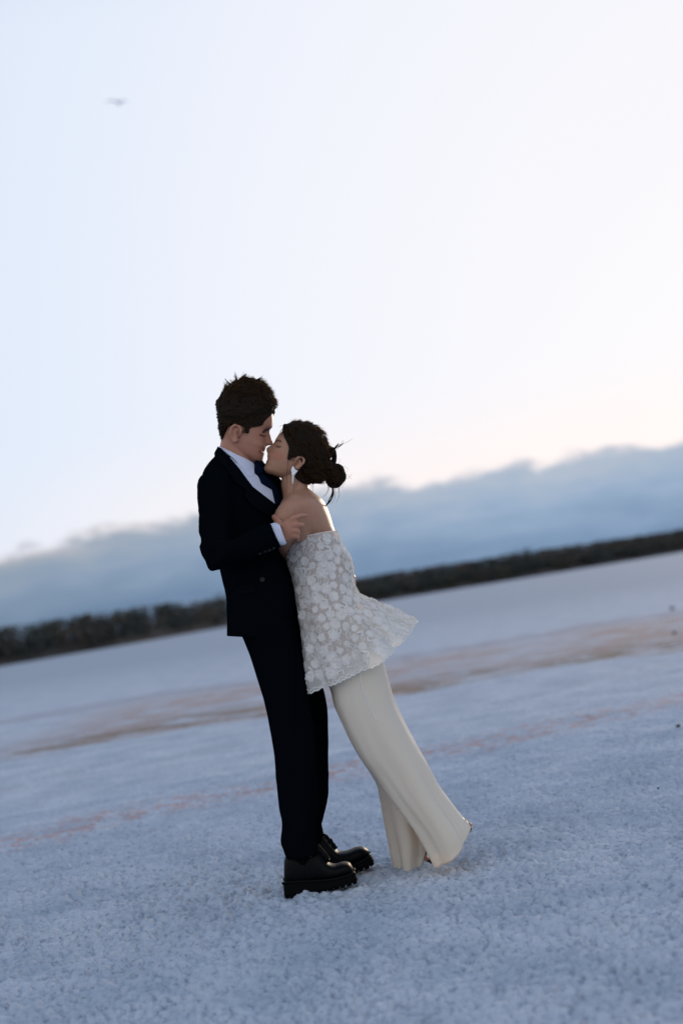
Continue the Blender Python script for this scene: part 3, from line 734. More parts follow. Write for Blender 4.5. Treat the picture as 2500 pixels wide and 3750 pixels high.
# buttons on the sleeve and the pocket flap, jacket button
sb = bvh_of(jacket, sleeve)
def disc(name, px, py, rad, mat, parent, bvh, h=.003):
    r_ = hit(bvh, px, py)
    if r_ is None: return
    c, nrm = r_; t = nrm.orthogonal().normalized(); b = nrm.cross(t); s = Soup(); G = []
    for hh, rr in ((-.001, 1), (h * .7, 1), (h, .82), (h * .6, .60), (h * .6, .05)):
        G.append([tuple(c + nrm * hh + (t * math.cos(a) + b * math.sin(a)) * rad * rr) for a in np.linspace(0, 2 * np.pi, 14, endpoint=False)])
    s.add(np.array(G)); s.obj(name, mat, parent)
for u, v in ((822, 1025), (880, 1002), (928, 985), (978, 962)): disc('button', *KJ(u, v), .0062, BUTTON, sleeve, sb)
disc('button', *KJ(848, 1325), .0085, BUTTON, jacket, jb)
cloth_panel('pocket_flap', [KJ(560, 1400), KJ(760, 1375), KJ(775, 1470), KJ(580, 1500)], jb, .003, .003, WOOL2, jacket)

# --- shoes
def shoe(P, yc, lift):
    """P: dict of pixel rows for sole and upper"""
    up = ring_grid([(a, b, yc, h) for a, b, h in P['upper']], 60, 40, 2.6)
    s = Soup().add(up); o = s.obj('shoe', LEATHER, MAN)
    so = Soup(); G = ring_grid([(a, b, yc, h) for a, b, h in P['sole']], 60, 44, 5.0); so.add(G)
    # lugs along the tread
    rows = crom([(*W(*a, yc), *W(*b, yc), h) for a, b, h in P['sole']], 13)
    for k, r in enumerate(rows[:-1]):
        a = Vector(r[:3]); up_ = (Vector(r[3:6]) - a).normalized(); nx = (Vector(rows[k + 1][:3]) - a)
        for sgn in (-1, 0, 1):
            c = a + nx * .5 + Vector((0, sgn * r[6] * .62, 0)); hx, hy, hz = nx * .38, Vector((0, r[6] * .27, 0)), up_ * .004
            v = [tuple(c + hx * i + hy * j + hz * q) for i in (-1, 1) for j in (-1, 1) for q in (-1, 1)]
            so.raw(v, [[0, 1, 3, 2], [4, 6, 7, 5], [0, 4, 5, 1], [2, 3, 7, 6], [0, 2, 6, 4], [1, 5, 7, 3]])
    so.obj('sole', RUBBER, o)
    w = Soup(); wl_ = [W(*b, yc) for a, b, h in P['sole']]; hw = [h for a, b, h in P['sole']]
    for sgn in (-1, 1): w.add(tube_grid([p + Vector((0, sgn * (h + .001), 0)) for p, h in zip(wl_, hw)], [.0035] * len(hw), 40, 8))
    w.obj('welt', LEATHER, o)
    l = Soup()
    for (a, b) in P['lace']:
        A = W(*a, yc - .02); B = W(*b, yc + .02); M = (W(*a, yc) + W(*b, yc)) / 2 + Vector((.004, 0, .010))
        l.add(tube_grid([A, M, B], [.0025, .0028, .0025], 12, 6)); l.add(tube_grid([W(*b, yc - .02), M, W(*a, yc + .02)], [.0025, .0028, .0025], 12, 6))
    l.obj('lace', LEATHER, o)
    t = Soup().add(tube_grid([W(*q, yc) for q in P['tongue']], [.016, .018, .012], 14, 16, flat=.25, up=(0, 1, 0))); t.obj('tongue', LEATHER, o)
    return o
near = {'upper': [(KS(160, 900), KS(158, 590), .018), (KS(185, 930), KS(200, 500), .035), (KS(330, 930), KS(330, 440), .042), (KS(520, 900), KS(520, 420), .043), (KS(660, 880), KS(640, 470), .043),
                  (KS(780, 860), KS(775, 610), .045), (KS(900, 830), KS(880, 648), .048), (KS(1020, 800), KS(1000, 618), .046), (KS(1100, 780), KS(1090, 630), .036), (KS(1150, 760), KS(1145, 700), .014)],
        'sole': [(KS(168, 1085), KS(150, 905), .030), (KS(180, 1098), KS(165, 880), .037), (KS(400, 1060), KS(390, 860), .038), (KS(650, 1010), KS(630, 850), .041), (KS(880, 960), KS(860, 820), .050), (KS(1060, 912), KS(1060, 770), .048), (KS(1165, 890), KS(1150, 740), .036), (KS(1212, 868), KS(1175, 760), .018)],
        'lace': [(KS(700, 590), KS(740, 560)), (KS(650, 540), KS(690, 500)), (KS(770, 620), KS(800, 600))], 'tongue': [KS(780, 620), KS(680, 500), KS(610, 380)]}
shoe(near, -.12, 0)
SOCK = cloth_mat('black_knit', (.003, .0035, .0045), .9, 200, .2)
Soup().add(ring_grid([(KS(210, 300), KS(540, 240), -.12, .050), (KS(215, 480), KS(590, 420), -.12, .046), (KS(250, 650), KS(650, 600), -.12, .043)], 16, 28)).obj('sock', SOCK, MAN)
Soup().add(ring_grid([(KS(440, 60), KS(690, 40), .12, .050), (KS(450, 240), KS(720, 180), .12, .046), (KS(500, 450), KS(770, 400), .12, .043)], 16, 28)).obj('sock', SOCK, MAN)
far = {'upper': [(KS(470, 760), KS(450, 440), .020), (KS(500, 780), KS(480, 340), .035), (KS(620, 760), KS(570, 250), .040), (KS(760, 730), KS(690, 200), .041), (KS(880, 700), KS(830, 360), .042),
                 (KS(980, 670), KS(930, 455), .045), (KS(1090, 640), KS(1050, 455), .048), (KS(1220, 590), KS(1190, 405), .046), (KS(1320, 540), KS(1290, 400), .036), (KS(1380, 500), KS(1360, 440), .014)],
       'sole': [(KS(470, 960), KS(440, 780), .030), (KS(490, 970), KS(460, 760), .037), (KS(700, 905), KS(670, 740), .038), (KS(940, 820), KS(900, 700), .041), (KS(1150, 745), KS(1100, 640), .050), (KS(1310, 675), KS(1260, 570), .048), (KS(1410, 640), KS(1360, 510), .036), (KS(1448, 600), KS(1385, 490), .018)],
       'lace': [(KS(860, 420), KS(890, 380)), (KS(800, 350), KS(850, 310)), (KS(740, 290), KS(790, 260))], 'tongue': [KS(880, 450), KS(770, 330), KS(700, 230)]}
shoe(far, .12, .02)

# ================================================================== THE WOMAN
WOMAN = person(tuple(W(1520, 3190, 0.0)[:2]) + (0.0,), 'woman in strapless white lace top and cream trousers leaning on the man')
YW = -.005
wo_rows = [((640, 1064), (720, 1085), .016, 0, .03), ((606, 1046), (800, 1105), .034, 0, .03), ((593, 1012), (870, 1100), .047, 0, .03),
           ((610, 972), (930, 1090), .053, 0, .03), ((618, 942), (970, 1078), .0565, 0, .03), ((632, 910), (1000, 1060), .0585, 0, .03),
           ((629, 885), (1030, 1042), .0600, 0, .03), ((640, 858), (1060, 1020), .0615, 4, .013), ((656, 836), (1085, 1000), .063, 15, .0120),
           ((672, 815), (1100, 980), .064, 19.5, .0110), ((685, 792), (1115, 960), .065, 14, .0095), ((696, 768), (1132, 932), .066, 7.5, .009),
           ((704, 742), (1150, 900), .067, 2, .010), ((714, 712), (1170, 860), .068, 0, .03), ((738, 675), (1190, 805), .069, 0, .03),
           ((775, 637), (1192, 745), .068, 0, .03), ((822, 602), (1165, 685), .064, 0, .03), ((885, 577), (1115, 630), .052, 0, .03), ((960, 563), (1050, 585), .028, 0, .03)]
wo_rows = [(K5(*a), K5(*b), hw, pr, sg) for a, b, hw, pr, sg in wo_rows]
wh = head_grid(wo_rows, YW, eye=[((*K5(738, 770), .030), 11, -.0110), ((*K5(745, 778), .031), 7, .0050),
                                 ((*K5(720, 890), .036), 19, .0055), ((*K5(655, 905), .022), 6, -.003), ((*K5(735, 725), .03), 10, .002)])
wb = Soup().add(wh)
YH_save = YH; YH = YW
ear(wb, (945, 945), 66, .066, .42, K5, -1)
YH = YH_save
# neck
wb.add(ring_grid([(K5(830, 1000), K5(1040, 1040), YW, .040), (K5(780, 1090), K5(1045, 1130), YW, .047), (K5(768, 1170), K5(1042, 1180), YW, .048), (K5(780, 1250), K5(1068, 1240), YW, .056), (K5(790, 1330), K5(1110, 1300), YW, .075)], 26, 36))
# trunk: shoulders, back, waist, hips
WT = [(K1(905, 1215), K1(1100, 1170), YW, .060), (K1(850, 1265), K1(1165, 1220), YW, .118), (K1(820, 1330), K1(1225, 1275), YW - .01, .158), (K1(815, 1430), K1(1275, 1380), YW - .01, .160),
      (K1(835, 1560), K1(1318, 1520), YW - .01, .145), (K3(185, 250), K3(660, 160), YW, .132), (K3(180, 420), K3(745, 380), YW, .122), (K3(225, 640), K3(785, 600), YW, .116),
      (K3(265, 860), K3(850, 800), YW, .130), (K3(320, 1100), K3(970, 1020), YW, .152), (K3(390, 1380), K3(1060, 1240), YW, .162), (K3(470, 1640), K3(1110, 1440), YW, .155)]
wb.add(ring_grid(WT, 60, 48, 2.3))
wb.ball(W(*K1(985, 1440), -.130), (.052, .046, .085), 20, 14)
wb.ball(W(*K1(970, 1375), -.120), (.045, .040, .045), 20, 14)
# shoulder blade and spine relief on the bare back
wb.add(tube_grid([W(*K1(1075, 1290), -.135), W(*K1(1130, 1420), -.135), W(*K1(1150, 1540), -.120)], [.016, .030, .018], 16, 14, flat=.6))
# near arm: shoulder cap, upper arm down in front of his chest, forearm slipped under his jacket
NA = [(K1(1015, 1310), .032, -.115), (K1(932, 1350), .0380, -.148), (K1(866, 1430), .0375, -.170), (K1(870, 1530), .0345, -.160), (K1(872, 1640), .0300, -.100), (K1(868, 1740), .026, -.02), (K1(835, 1820), .026, .03), (K1(700, 1800), .024, .02), (K1(560, 1750), .021, -.03)]
wb.add(tube_grid([W(*p, y) for p, r, y in NA], [r for p, r, y in NA], 50, 18))
def small_hand(soup, c, d, n, sc=1.0):
    """relaxed hand from wrist c along d, palm normal n"""
    d = Vector(d).normalized(); n = Vector(n).normalized(); s = d.cross(n)
    soup.add(tube_grid([c, c + d * .04 * sc, c + d * .085 * sc], [.022 * sc, .034 * sc, .030 * sc], 12, 14, flat=.42, up=tuple(n)))
    for k, (o, ln) in enumerate(((-.026, .062), (-.009, .070), (.009, .066), (.025, .052))):
        b = c + d * .08 * sc + s * o * sc
        soup.add(tube_grid([b - d * .01, b + d * ln * .45 * sc + n * .003, b + d * ln * .8 * sc - n * .008, b + d * ln * sc - n * .020], [.0088, .0082, .0075, .0058], 12, 8))
    b = c + d * .02 * sc - s * .024 * sc
    soup.add(tube_grid([b, b - s * .022 + d * .025, b - s * .030 + d * .052 - n * .006], [.011, .0092, .007], 10, 8))
small_hand(wb, W(*K1(560, 1750), -.03), W(*K1(400, 1700), 0) - W(*K1(560, 1750), -.03), (0, 1, 0), .9)
# far arm folded against his chest
FA = [(K1(1010, 1280), .038, .13), (K1(930, 1360), .044, .165), (K1(880, 1500), .040, .19), (K1(850, 1640), .036, .19), (K1(790, 1560), .030, .17), (K1(740, 1440), .024, .14)]
wb.add(tube_grid([W(*p, y) for p, r, y in FA], [r for p, r, y in FA], 44, 16))
small_hand(wb, W(*K1(740, 1440), .14), W(*K1(700, 1330), .10) - W(*K1(740, 1440), .14), (-.7, -.2, .2), .9)
# legs and feet
NL = [(KW(380, 350), .068, -.070), (KW(500, 700), .060, -.085), (KW(740, 1150), .052, -.09), (KW(980, 1480), .046, -.09), (KW(1230, 1780), .034, -.09), (KW(1330, 1850), .030, -.09)]
FL = [(KW(380, 350), .068, .070), (KW(520, 750), .058, .085), (KW(690, 1200), .050, .09), (KW(860, 1560), .046, .09), (KW(1010, 1930), .033, .09), (KW(1055, 2030), .030, .09)]
for leg in (NL, FL): wb.add(tube_grid([W(*p, y) for p, r, y in leg], [r for p, r, y in leg], 50, 18))
# planted foot up on its toes; the other kicked back with the toes just out of the hem
wb.add(ring_grid([(KW(1105, 2080), KW(1015, 1960), .09, .026), (KW(1075, 2110), KW(1000, 2030), .09, .030), (KW(1010, 2150), KW(960, 2090), .09, .038), (KW(930, 2172), KW(905, 2130), .09, .036)], 18, 18))
for k in range(5): wb.add(tube_grid([W(*KW(945 - 0, 2150), .09 - .028 + k * .014), W(*KW(895 + 6 * k, 2168 - k), .09 - .030 + k * .015), W(*KW(865 + 9 * k, 2178 - 2 * k), .09 - .030 + k * .015)], [.0085, .0085, .007], 8, 8))
wb.add(ring_grid([(KW(1300, 1905), KW(1370, 1760), -.09, .026), (KW(1370, 1890), KW(1410, 1760), -.09, .032), (KW(1440, 1835), KW(1440, 1755), -.09, .036), (KW(1478, 1800), KW(1470, 1745), -.09, .033)], 18, 18))
for k in range(5): wb.add(tube_grid([W(*KW(1465, 1770), -.09 - .026 + k * .013), W(*KW(1488, 1755 + 4 * k), -.09 - .028 + k * .014), W(*KW(1500 - 2 * k, 1738 + 5 * k), -.09 - .028 + k * .014)], [.0085, .0085, .007], 8, 8))
me, co = remesh(wb, .0036, 3, .5, keep=lambda c: np.where((c[:, 2] > W(*K5(800, 1150), 0).z), .30, 1.0),
                melt=lambda c: (lambda px, py: np.clip(1 - np.hypot((px - K1(1000, 1400)[0]) / 115, (py - K1(1000, 1400)[1]) / 115), 0, 1) ** .5 * (c[:, 1] < -.04))(*to_pixels(c)))
nearw = lambda px, py, c: np.abs(c[:, 1] - YW) < .03
paint(me, co, SKIN_W, [
    ([K5(716, 728), K5(740, 722), K5(768, 735)], 2.2, 2.2, (.22, .17, .15), .010, YW, None),
    ([K5(722, 782), K5(742, 790), K5(764, 786)], 1.7, 2.0, (.14, .10, .10), .014, YW, None),
    ([K5(634, 892), K5(650, 902), K5(668, 915)], 2.6, 2.5, (.50, .20, .19), 0, YW, nearw),
    ([K5(622, 938), K5(640, 930), K5(660, 922)], 3.0, 3.0, (.66, .28, .26), 0, YW, nearw),
    ([K5(720, 870), K5(745, 880)], 9, 14, (1.0, .80, .76), .02, YW, None),
    ([K5(935, 935), K5(925, 965)], 3.0, 4.0, (.6, .45, .42), .05, YW, None)])
wbo = bpy.data.objects.new('body', me); COL.objects.link(wbo); attach(wbo, WOMAN)

# --- cream satin trousers: two wide legs from one seat
LACE = cloth_mat('white_lace_thread', (.94, .93, .91), .75, 700, .4, 0, (.32, (.92, .90, .87)), alpha=.80)
SATIN = cloth_mat('cream_satin', (.79, .75, .65), .30, 60, .10, .0, (.28, (.90, .62, .32)))
WNL = [(K3(420, 1500), K3(1100, 1300), -.035, .150, 0), (KW(140, 420), KW(690, 290), -.055, .120, 0), (KW(200, 640), KW(770, 560), -.075, .105, 0), (KW(310, 880), KW(880, 810), -.085, .100, 0), (KW(440, 1100), KW(985, 1010), -.09, .098, 0), (KW(590, 1290), KW(1075, 1170), -.09, .100, 0),
       (KW(725, 1480), KW(1180, 1370), -.09, .104, 0), (KW(860, 1660), KW(1290, 1530), -.09, .110, 0), (KW(975, 1820), KW(1390, 1665), -.09, .116, 0), (KW(1065, 1965), KW(1440, 1712), -.09, .120, .01), (KW(1140, 2095), KW(1474, 1745), -.09, .120, .03)]
WFL = [(K3(420, 1500), K3(1080, 1320), .03, .140, 0), (KW(145, 430), KW(680, 320), .05, .118, 0), (KW(215, 640), KW(740, 600), .07, .105, 0), (KW(320, 880), KW(830, 850), .08, .100, 0), (KW(435, 1085), KW(900, 1060), .085, .098, 0), (KW(600, 1330), KW(960, 1260), .09, .098, 0),
       (KW(645, 1490), KW(990, 1450), .09, .100, 0), (KW(695, 1740), KW(1040, 1690), .09, .104, 0), (KW(745, 1960), KW(1062, 1900), .09, .106, 0), (KW(798, 2195), KW(1020, 2105), .09, .100, 0)]
def wf(seed, ph):
    def f(u, t):
        w = smooth01(u, .04, .6)
        a = .0072 * w * (np.sin(5 * t + ph + 2.2 * u) + .5 * np.sin(8 * t - 2.5 * u + ph) * (.4 + .6 * fbm(u * 4, t * 1.3, 2, seed + 3)) + .3 * np.sin(13 * t + 4 * u) * fbm(u * 3 + 9, t * 2, 2, seed + 5)) * (.6 + .6 * smooth01(u, .5, 1))
        return a + .006 * (fbm(u * 3 + np.cos(t), np.sin(t) * 3 + 6, 3, seed) - .5)
    return f
wtr = garment('trousers', [ring_grid(WNL, 150, 120, 2.15, wf(91, .6)), ring_grid(WFL, 150, 120, 2.15, wf(97, 2.0))], SATIN, WOMAN)
tb = bvh_of(wtr)
# side seam
sm = Soup(); pts = [hit(tb, *KW(u, v)) for u, v in ((430, 285), (440, 330), (455, 420), (490, 530), (540, 640), (600, 760))]
pts = [h[0] + h[1] * .0008 for h in pts if h]
if len(pts) > 2: sm.add(tube_grid(pts, [.0024] * len(pts), 40, 6)); sm.obj('seam', LACE, wtr)
# --- sandals
SANDAL = simple_mat('black_sandal_leather', (.012, .009, .009), .5, .2, 80)
s = Soup().add(ring_grid([(KW(835, 2208), KW(850, 2180), .09, .020), (KW(870, 2205), KW(880, 2175), .09, .036), (KW(960, 2185), KW(960, 2150), .09, .040), (KW(1030, 2165), KW(1025, 2125), .09, .036), (KW(1090, 2135), KW(1080, 2095), .09, .030), (KW(1130, 2105), KW(1118, 2070), .09, .022)], 30, 24, 4))
sd = s.obj('sandal', SANDAL, WOMAN)
st = Soup().add(tube_grid([W(*KW(930, 2165), .09 - .040), W(*KW(925, 2115), .09 - .02), W(*KW(925, 2110), .09 + .02), W(*KW(930, 2160), .09 + .040)], [.005] * 4, 20, 8)); st.obj('strap', SANDAL, sd)
st = Soup().add(tube_grid([W(*KW(1110, 2080), .09 - .026), W(*KW(1080, 1990), .09 - .03), W(*KW(1000, 1985), .09), W(*KW(1080, 1990), .09 + .03), W(*KW(1110, 2080), .09 + .026)], [.004] * 5, 30, 8)); st.obj('strap', SANDAL, sd)
s = Soup().add(ring_grid([(KW(1330, 1925), KW(1300, 1900), -.09, .022), (KW(1385, 1900), KW(1370, 1885), -.09, .030), (KW(1450, 1845), KW(1438, 1832), -.09, .038), (KW(1492, 1800), KW(1478, 1795), -.09, .034), (KW(1508, 1768), KW(1496, 1768), -.09, .020)], 24, 20, 4))
sd = s.obj('sandal', SANDAL, WOMAN)
st = Soup().add(tube_grid([W(*KW(1462, 1825), -.09 - .037), W(*KW(1458, 1760), -.09 - .03), W(*KW(1456, 1748), -.09), W(*KW(1458, 1760), -.09 + .03), W(*KW(1462, 1825), -.09 + .037)], [.005] * 5, 24, 8)); st.obj('strap', SANDAL, sd)

# --- strapless lace top with a flared hem
TULLE = cloth_mat('ivory_tulle', (.87, .85, .81), .8, 500, .15, 0, (.38, (.9, .88, .82)), alpha=.68)
TOP = [(K3(168, 236), K3(676, 132), YW, .146, 0), (K3(158, 330), K3(722, 262), YW, .144, 0), (K3(150, 430), K3(800, 400), YW, .138, 0), (K3(185, 590), K3(832, 520), YW, .134, 0), (K3(214, 740), K3(838, 650), YW, .138, 0),
       (K3(242, 880), K3(890, 775), YW, .150, .01), (K3(272, 1040), K3(1010, 850), YW, .168, .025), (K3(300, 1220), K3(1150, 930), YW, .185, .04), (K3(322, 1430), K3(1300, 1030), YW, .198, .055), (K3(338, 1610), K3(1400, 1095), YW, .202, .048), (K3(362, 1700), K3(1432, 1125), YW, .205, .05)]
def tf(u, t):
    w = smooth01(u, .40, 1.0)
    return .024 * w * (np.sin(5 * t + 1.1 + .6 * u) * .8 + .45 * np.sin(9 * t + .4) + .2 * np.sin(17 * t)) + .006 * smooth01(u, .05, .6) * (np.exp(-((t - np.pi - .62) / .13) ** 2) + .7 * np.exp(-((t - np.pi - 1.15) / .16) ** 2)) + .004 * (fbm(u * 7 + np.cos(t), np.sin(t) * 4 + 6, 3, 101) - .5)
TG = ring_grid(TOP, 130, 150, 2.2, tf)
ts = Soup().add(TG, cap=False); top = ts.obj('lace_top', TULLE, WOMAN)
# appliqué: roses wound from ribbon, leaf pairs, bud loops, stems; each sits on the tulle
def ribbon(path, w, h=.0012):
    """flat raised ribbon along a local path (x, y, z)"""
    P = np.array(path, float); T = np.gradient(P, axis=0); T /= np.linalg.norm(T, axis=1)[:, None] + 1e-9
    sN = np.stack([-T[:, 1], T[:, 0], 0 * T[:, 0]], -1); w = np.asarray(w)[:, None] if np.ndim(w) else w
    up = np.array([0, 0, h])
    return np.stack([P - sN * w - up * .4, P - sN * w * .7 + up, P + sN * w * .7 + up, P + sN * w - up * .4], 1)
def petal(s, c0, rin, rout, spread, z0, z1, r):
    """one wide curled petal as a small patch with a rolled rim"""
    b = np.linspace(-spread, spread, 6); q = np.linspace(0, 1, 4); V = []
    for t in q:
        w = math.sin(.5 + 1.9 * t)
        rr = rin + (rout * (1 - .12 * (b / spread) ** 2) - rin) * t
        V.append(np.stack([rr * np.cos(c0 + b * w), rr * np.sin(c0 + b * w), z0 + (z1 - z0) * t ** 1.5 - .002 * t * (b / spread) ** 2 - (.0012 if t == 1 else 0) + 0 * b], -1))
    V = np.concatenate(V); F = [[i * 6 + j, i * 6 + j + 1, (i + 1) * 6 + j + 1, (i + 1) * 6 + j] for i in range(3) for j in range(5)]
    s.raw(V, F)
def rose_mesh(seed):
    r = np.random.default_rng(seed); s = Soup()
    for ring, (n, rin, rout, z) in enumerate(((7, .007, .0235, .0016), (5, .004, .0165, .0042), (4, .001, .0095, .0062))):
        o = r.uniform(0, 6)
        for q in range(n): petal(s, o + q * 2 * np.pi / n + r.uniform(-.15, .15), rin, rout * r.uniform(.88, 1.1), math.pi / n * 1.25, z * .4, z + r.uniform(0, .0015), r)
    k = 26; a = np.linspace(0, 2.2 * np.pi, k); rad = .0165 + .004 * np.sin(2.3 * a + seed)
    s.add(ribbon(np.stack([rad * np.cos(a), rad * np.sin(a), .0052 + 0 * a], -1), .0012, .0014), cap=True)
    return s
def leaf_mesh(seed):
    r = np.random.default_rng(seed); s = Soup()
    for sg in (-1, 1):
        t = np.linspace(0, 1, 8); ang = sg * .55
        x = t * .026; P = np.stack([x * math.cos(ang) - 0 * t, x * math.sin(ang) + sg * .004 * t * t, .0015 + .0015 * np.sin(t * 3.1)], -1)
        s.add(ribbon(P, .0005 + .0052 * np.sin(np.pi * np.clip(t, .03, .97)) ** .8, .0012))
    t = np.linspace(0, 1, 6); s.add(ribbon(np.stack([-.022 * t, .004 * np.sin(3 * t), .001 + 0 * t], -1), .0012, .001))
    return s
def loop_mesh(seed):
    r = np.random.default_rng(seed); s = Soup(); a = np.linspace(.4, 2 * np.pi + .9, 18)
    s.add(ribbon(np.stack([.0135 * np.sin(a) * .62, .0135 * np.cos(a), .0015 + .001 * np.sin(a)], -1), .0019, .0016))
    t = np.linspace(0, 1, 10); s.add(ribbon(np.stack([.006 * np.sin(4 * t) - .004, .012 - .045 * t, .001 + 0 * t], -1), .0016, .0012))
    return s
def stem_mesh(seed):
    r = np.random.default_rng(seed); s = Soup(); t = np.linspace(0, 1, 14)
    for k in range(2):
        s.add(ribbon(np.stack([.010 * np.sin(5 * t + k * 2.2) * (1 - .4 * t), -.04 + .08 * t, .0008 + .001 * np.sin(3 * t)], -1), .0016, .0012))
    return s
protos = {}
for nm, fn, kinds in (('lace_rose', rose_mesh, 4), ('lace_leaf', leaf_mesh, 2), ('lace_loop', loop_mesh, 2), ('lace_stem', stem_mesh, 2)):
    protos[nm] = []
    for k in range(kinds):
        o = fn(k + 1).obj(nm, LACE); bpy.data.objects.remove(o.copy()) if False else None
        protos[nm].append(o.data); bpy.data.objects.remove(o)
r3 = np.random.default_rng(12)
gn, gm = TG.shape[:2]; dU = np.gradient(TG, axis=0); dT = (np.roll(TG, -1, 1) - np.roll(TG, 1, 1)) / 2
NRM = np.cross(dT, dU); NRM /= np.linalg.norm(NRM, axis=2)[:, :, None] + 1e-9
out = TG - TG.mean(1, keepdims=True); NRM *= np.sign((NRM * out).sum(2, keepdims=True) + 1e-9)
area = np.linalg.norm(np.cross(dT, dU), axis=2); prob = (area / area.sum()).ravel()
placed = []
def try_place(nm, count, gap, scale, inner):
    tries = 0; n = 0
    while n < count and tries < count * 60:
        tries += 1; k = r3.choice(gn * gm, p=prob); i, j = divmod(k, gm)
        if i < (8 if nm in ('lace_stem', 'lace_loop') else 5) or i > gn - 10: continue
        p = TG[i, j]
        if any(np.dot(p - q, p - q) < ((gap + g) / 2) ** 2 for q, g in placed): continue
        placed.append((p, gap)); N_ = Vector(NRM[i, j]); D = Vector(dU[i, j]).normalized(); side_ = D.cross(N_).normalized(); D = N_.cross(side_)
        a = r3.uniform(-.6, .6) if nm in ('lace_stem', 'lace_loop') else r3.uniform(0, 6.28)
        sc = scale * r3.uniform(.7, 1.3)
        x = side_ * math.cos(a) + D * math.sin(a); y = N_.cross(x)
        o = bpy.data.objects.new(nm, protos[nm][r3.integers(len(protos[nm]))]); COL.objects.link(o); o.parent = top
        M = Matrix((x, y, N_)).transposed().to_4x4(); o.matrix_local = Matrix.Translation(Vector(p) + N_ * inner) @ M @ Matrix.Diagonal((sc, sc, sc * .6, 1)); n += 1
try_place('lace_rose', 280, .0285, .73, .0010)
try_place('lace_loop', 110, .022, .85, .0008)
try_place('lace_leaf', 220, .0145, .7, .0010)
try_place('lace_stem', 120, .014, .8, .0006)
# corded edges
tr = Soup()
def edge_cord(row, amp, rad, waves, seed):
    k = 420; jj = np.linspace(0, gm, k, endpoint=False); j0 = jj.astype(int) % gm; fr = (jj % 1)[:, None]
    P = TG[row, j0] * (1 - fr) + TG[row, (j0 + 1) % gm] * fr; D = dU[row, j0]; D = D / np.linalg.norm(D, axis=1)[:, None]
    nz = fbm(jj * .4, jj * 0, 3, seed)[:, None] - .5
    P = P + D * (amp * np.sin(np.linspace(0, 2 * np.pi * waves, k))[:, None] + amp * .8 * nz) + NRM[row, j0] * .001
    th = np.linspace(0, 2 * np.pi, 6, endpoint=False); N_ = NRM[row, j0]
    G = P[:, None] + rad * (np.cos(th)[None, :, None] * N_[:, None] + np.sin(th)[None, :, None] * D[:, None])
    f = [];  n_, m_ = G.shape[:2]
    for i in range(n_):
        for j in range(m_): f.append([i * m_ + j, i * m_ + (j + 1) % m_, ((i + 1) % n_) * m_ + (j + 1) % m_, ((i + 1) % n_) * m_ + j])
    tr.raw(G.reshape(-1, 3), f)
edge_cord(gn - 1, .0016, .0030, 70, 5); tr.obj('lace_trim', LACE, top); tr = Soup()
edge_cord(gn - 3, .0030, .0024, 47, 9); tr.obj('lace_trim', LACE, top); tr = Soup()
edge_cord(0, .0007, .0020, 57, 6); tr.obj('lace_trim', LACE, top)

# --- earring: a cluster of white petals over a drop of beads
PEARL = simple_mat('white_enamel', (.82, .84, .86), .25)
hb = bvh_of(wbo); e0 = hit(hb, *K5(895, 995)); ey = (e0[0].y if e0 else -.07) - .012
er = Soup()
for u, v, rx, rz in ((972, 1325, .0050, .0085), (958, 1370, .0048, .0100), (968, 1430, .0052, .0085), (1018, 1378, .0070, .0052), (1000, 1410, .0050, .0050), (990, 1350, .0045, .0060)):
    er.ball(W(*KF(u, v), ey - .003), (rx, .0028, rz), 10, 6)
eo = er.obj('earring', PEARL, WOMAN)
for k, (v, rx, rz) in enumerate(((1500, .0034, .0060), (1555, .0030, .0060), (1605, .0022, .0050))):
    Soup().ball(W(*KF(966 - k * 3, v), ey - .003), (rx, .0024, rz), 8, 6).obj('bead', PEARL, eo)

# ------------------------------------------------------------------ hair
def strand_soup(roots, dirs, lens, rads, curl, r, seg=5, grav=0.0, sides=3):
    """tapered strands; roots, dirs (n,3); joined into one part of hair"""
    n = len(roots); t = np.linspace(0, 1, seg)
    side = np.cross(dirs, r.normal(size=(n, 3))); side /= np.linalg.norm(side, axis=1)[:, None] + 1e-9
    P = roots[:, None] + dirs[:, None] * (lens[:, None] * t)[:, :, None] + side[:, None] * (curl[:, None] * lens[:, None] * t ** 2)[:, :, None]
    P[:, :, 2] -= grav * (lens[:, None] * t) ** 2 * 10
    u = side; v = np.cross(dirs, u)
    th = np.linspace(0, 2 * np.pi, sides, endpoint=False)
    ra = rads[:, None] * (1 - t ** 2 * .92)
    G = P[:, :, None] + ra[:, :, None, None] * (np.cos(th)[None, None, :, None] * u[:, None, None] + np.sin(th)[None, None, :, None] * v[:, None, None])
    V = G.reshape(-1, 3)
    base = np.arange(n)[:, None, None] * seg * sides; i = np.arange(seg - 1)[None, :, None] * sides; j = np.arange(sides)[None, None]
    j2 = (j + 1) % sides
    F = np.stack([base + i + j, base + i + j2, base + i + sides + j2, base + i + sides + j], -1).reshape(-1, 4)
    return V, F
def clump(roots, d, ln, nn, K, r, pull=.75):
    """gather strands into locks that share a tip"""
    n = len(roots); c = r.choice(n, K, replace=False); best = np.full(n, 1e9); own = np.zeros(n, int)
    for k, i in enumerate(c):
        q = ((roots - roots[i]) ** 2).sum(1); m = q < best; best[m] = q[m]; own[m] = k
    tip0 = roots[c] + d[c] * (ln[c] * 1.15)[:, None] + nn[c] * .001
    tip = roots + d * ln[:, None]; t2 = tip * (1 - pull) + tip0[own] * pull
    v = t2 - roots; l2 = np.linalg.norm(v, axis=1); return v / (l2[:, None] + 1e-9), l2
def hair_volume(rows, yc, p, n, nseg, amp, seed, disp2=None):
    G = ring_grid([(a, b, yc, h) for a, b, h in rows], n, nseg, p)
    cen = G.mean((0, 1)); return G
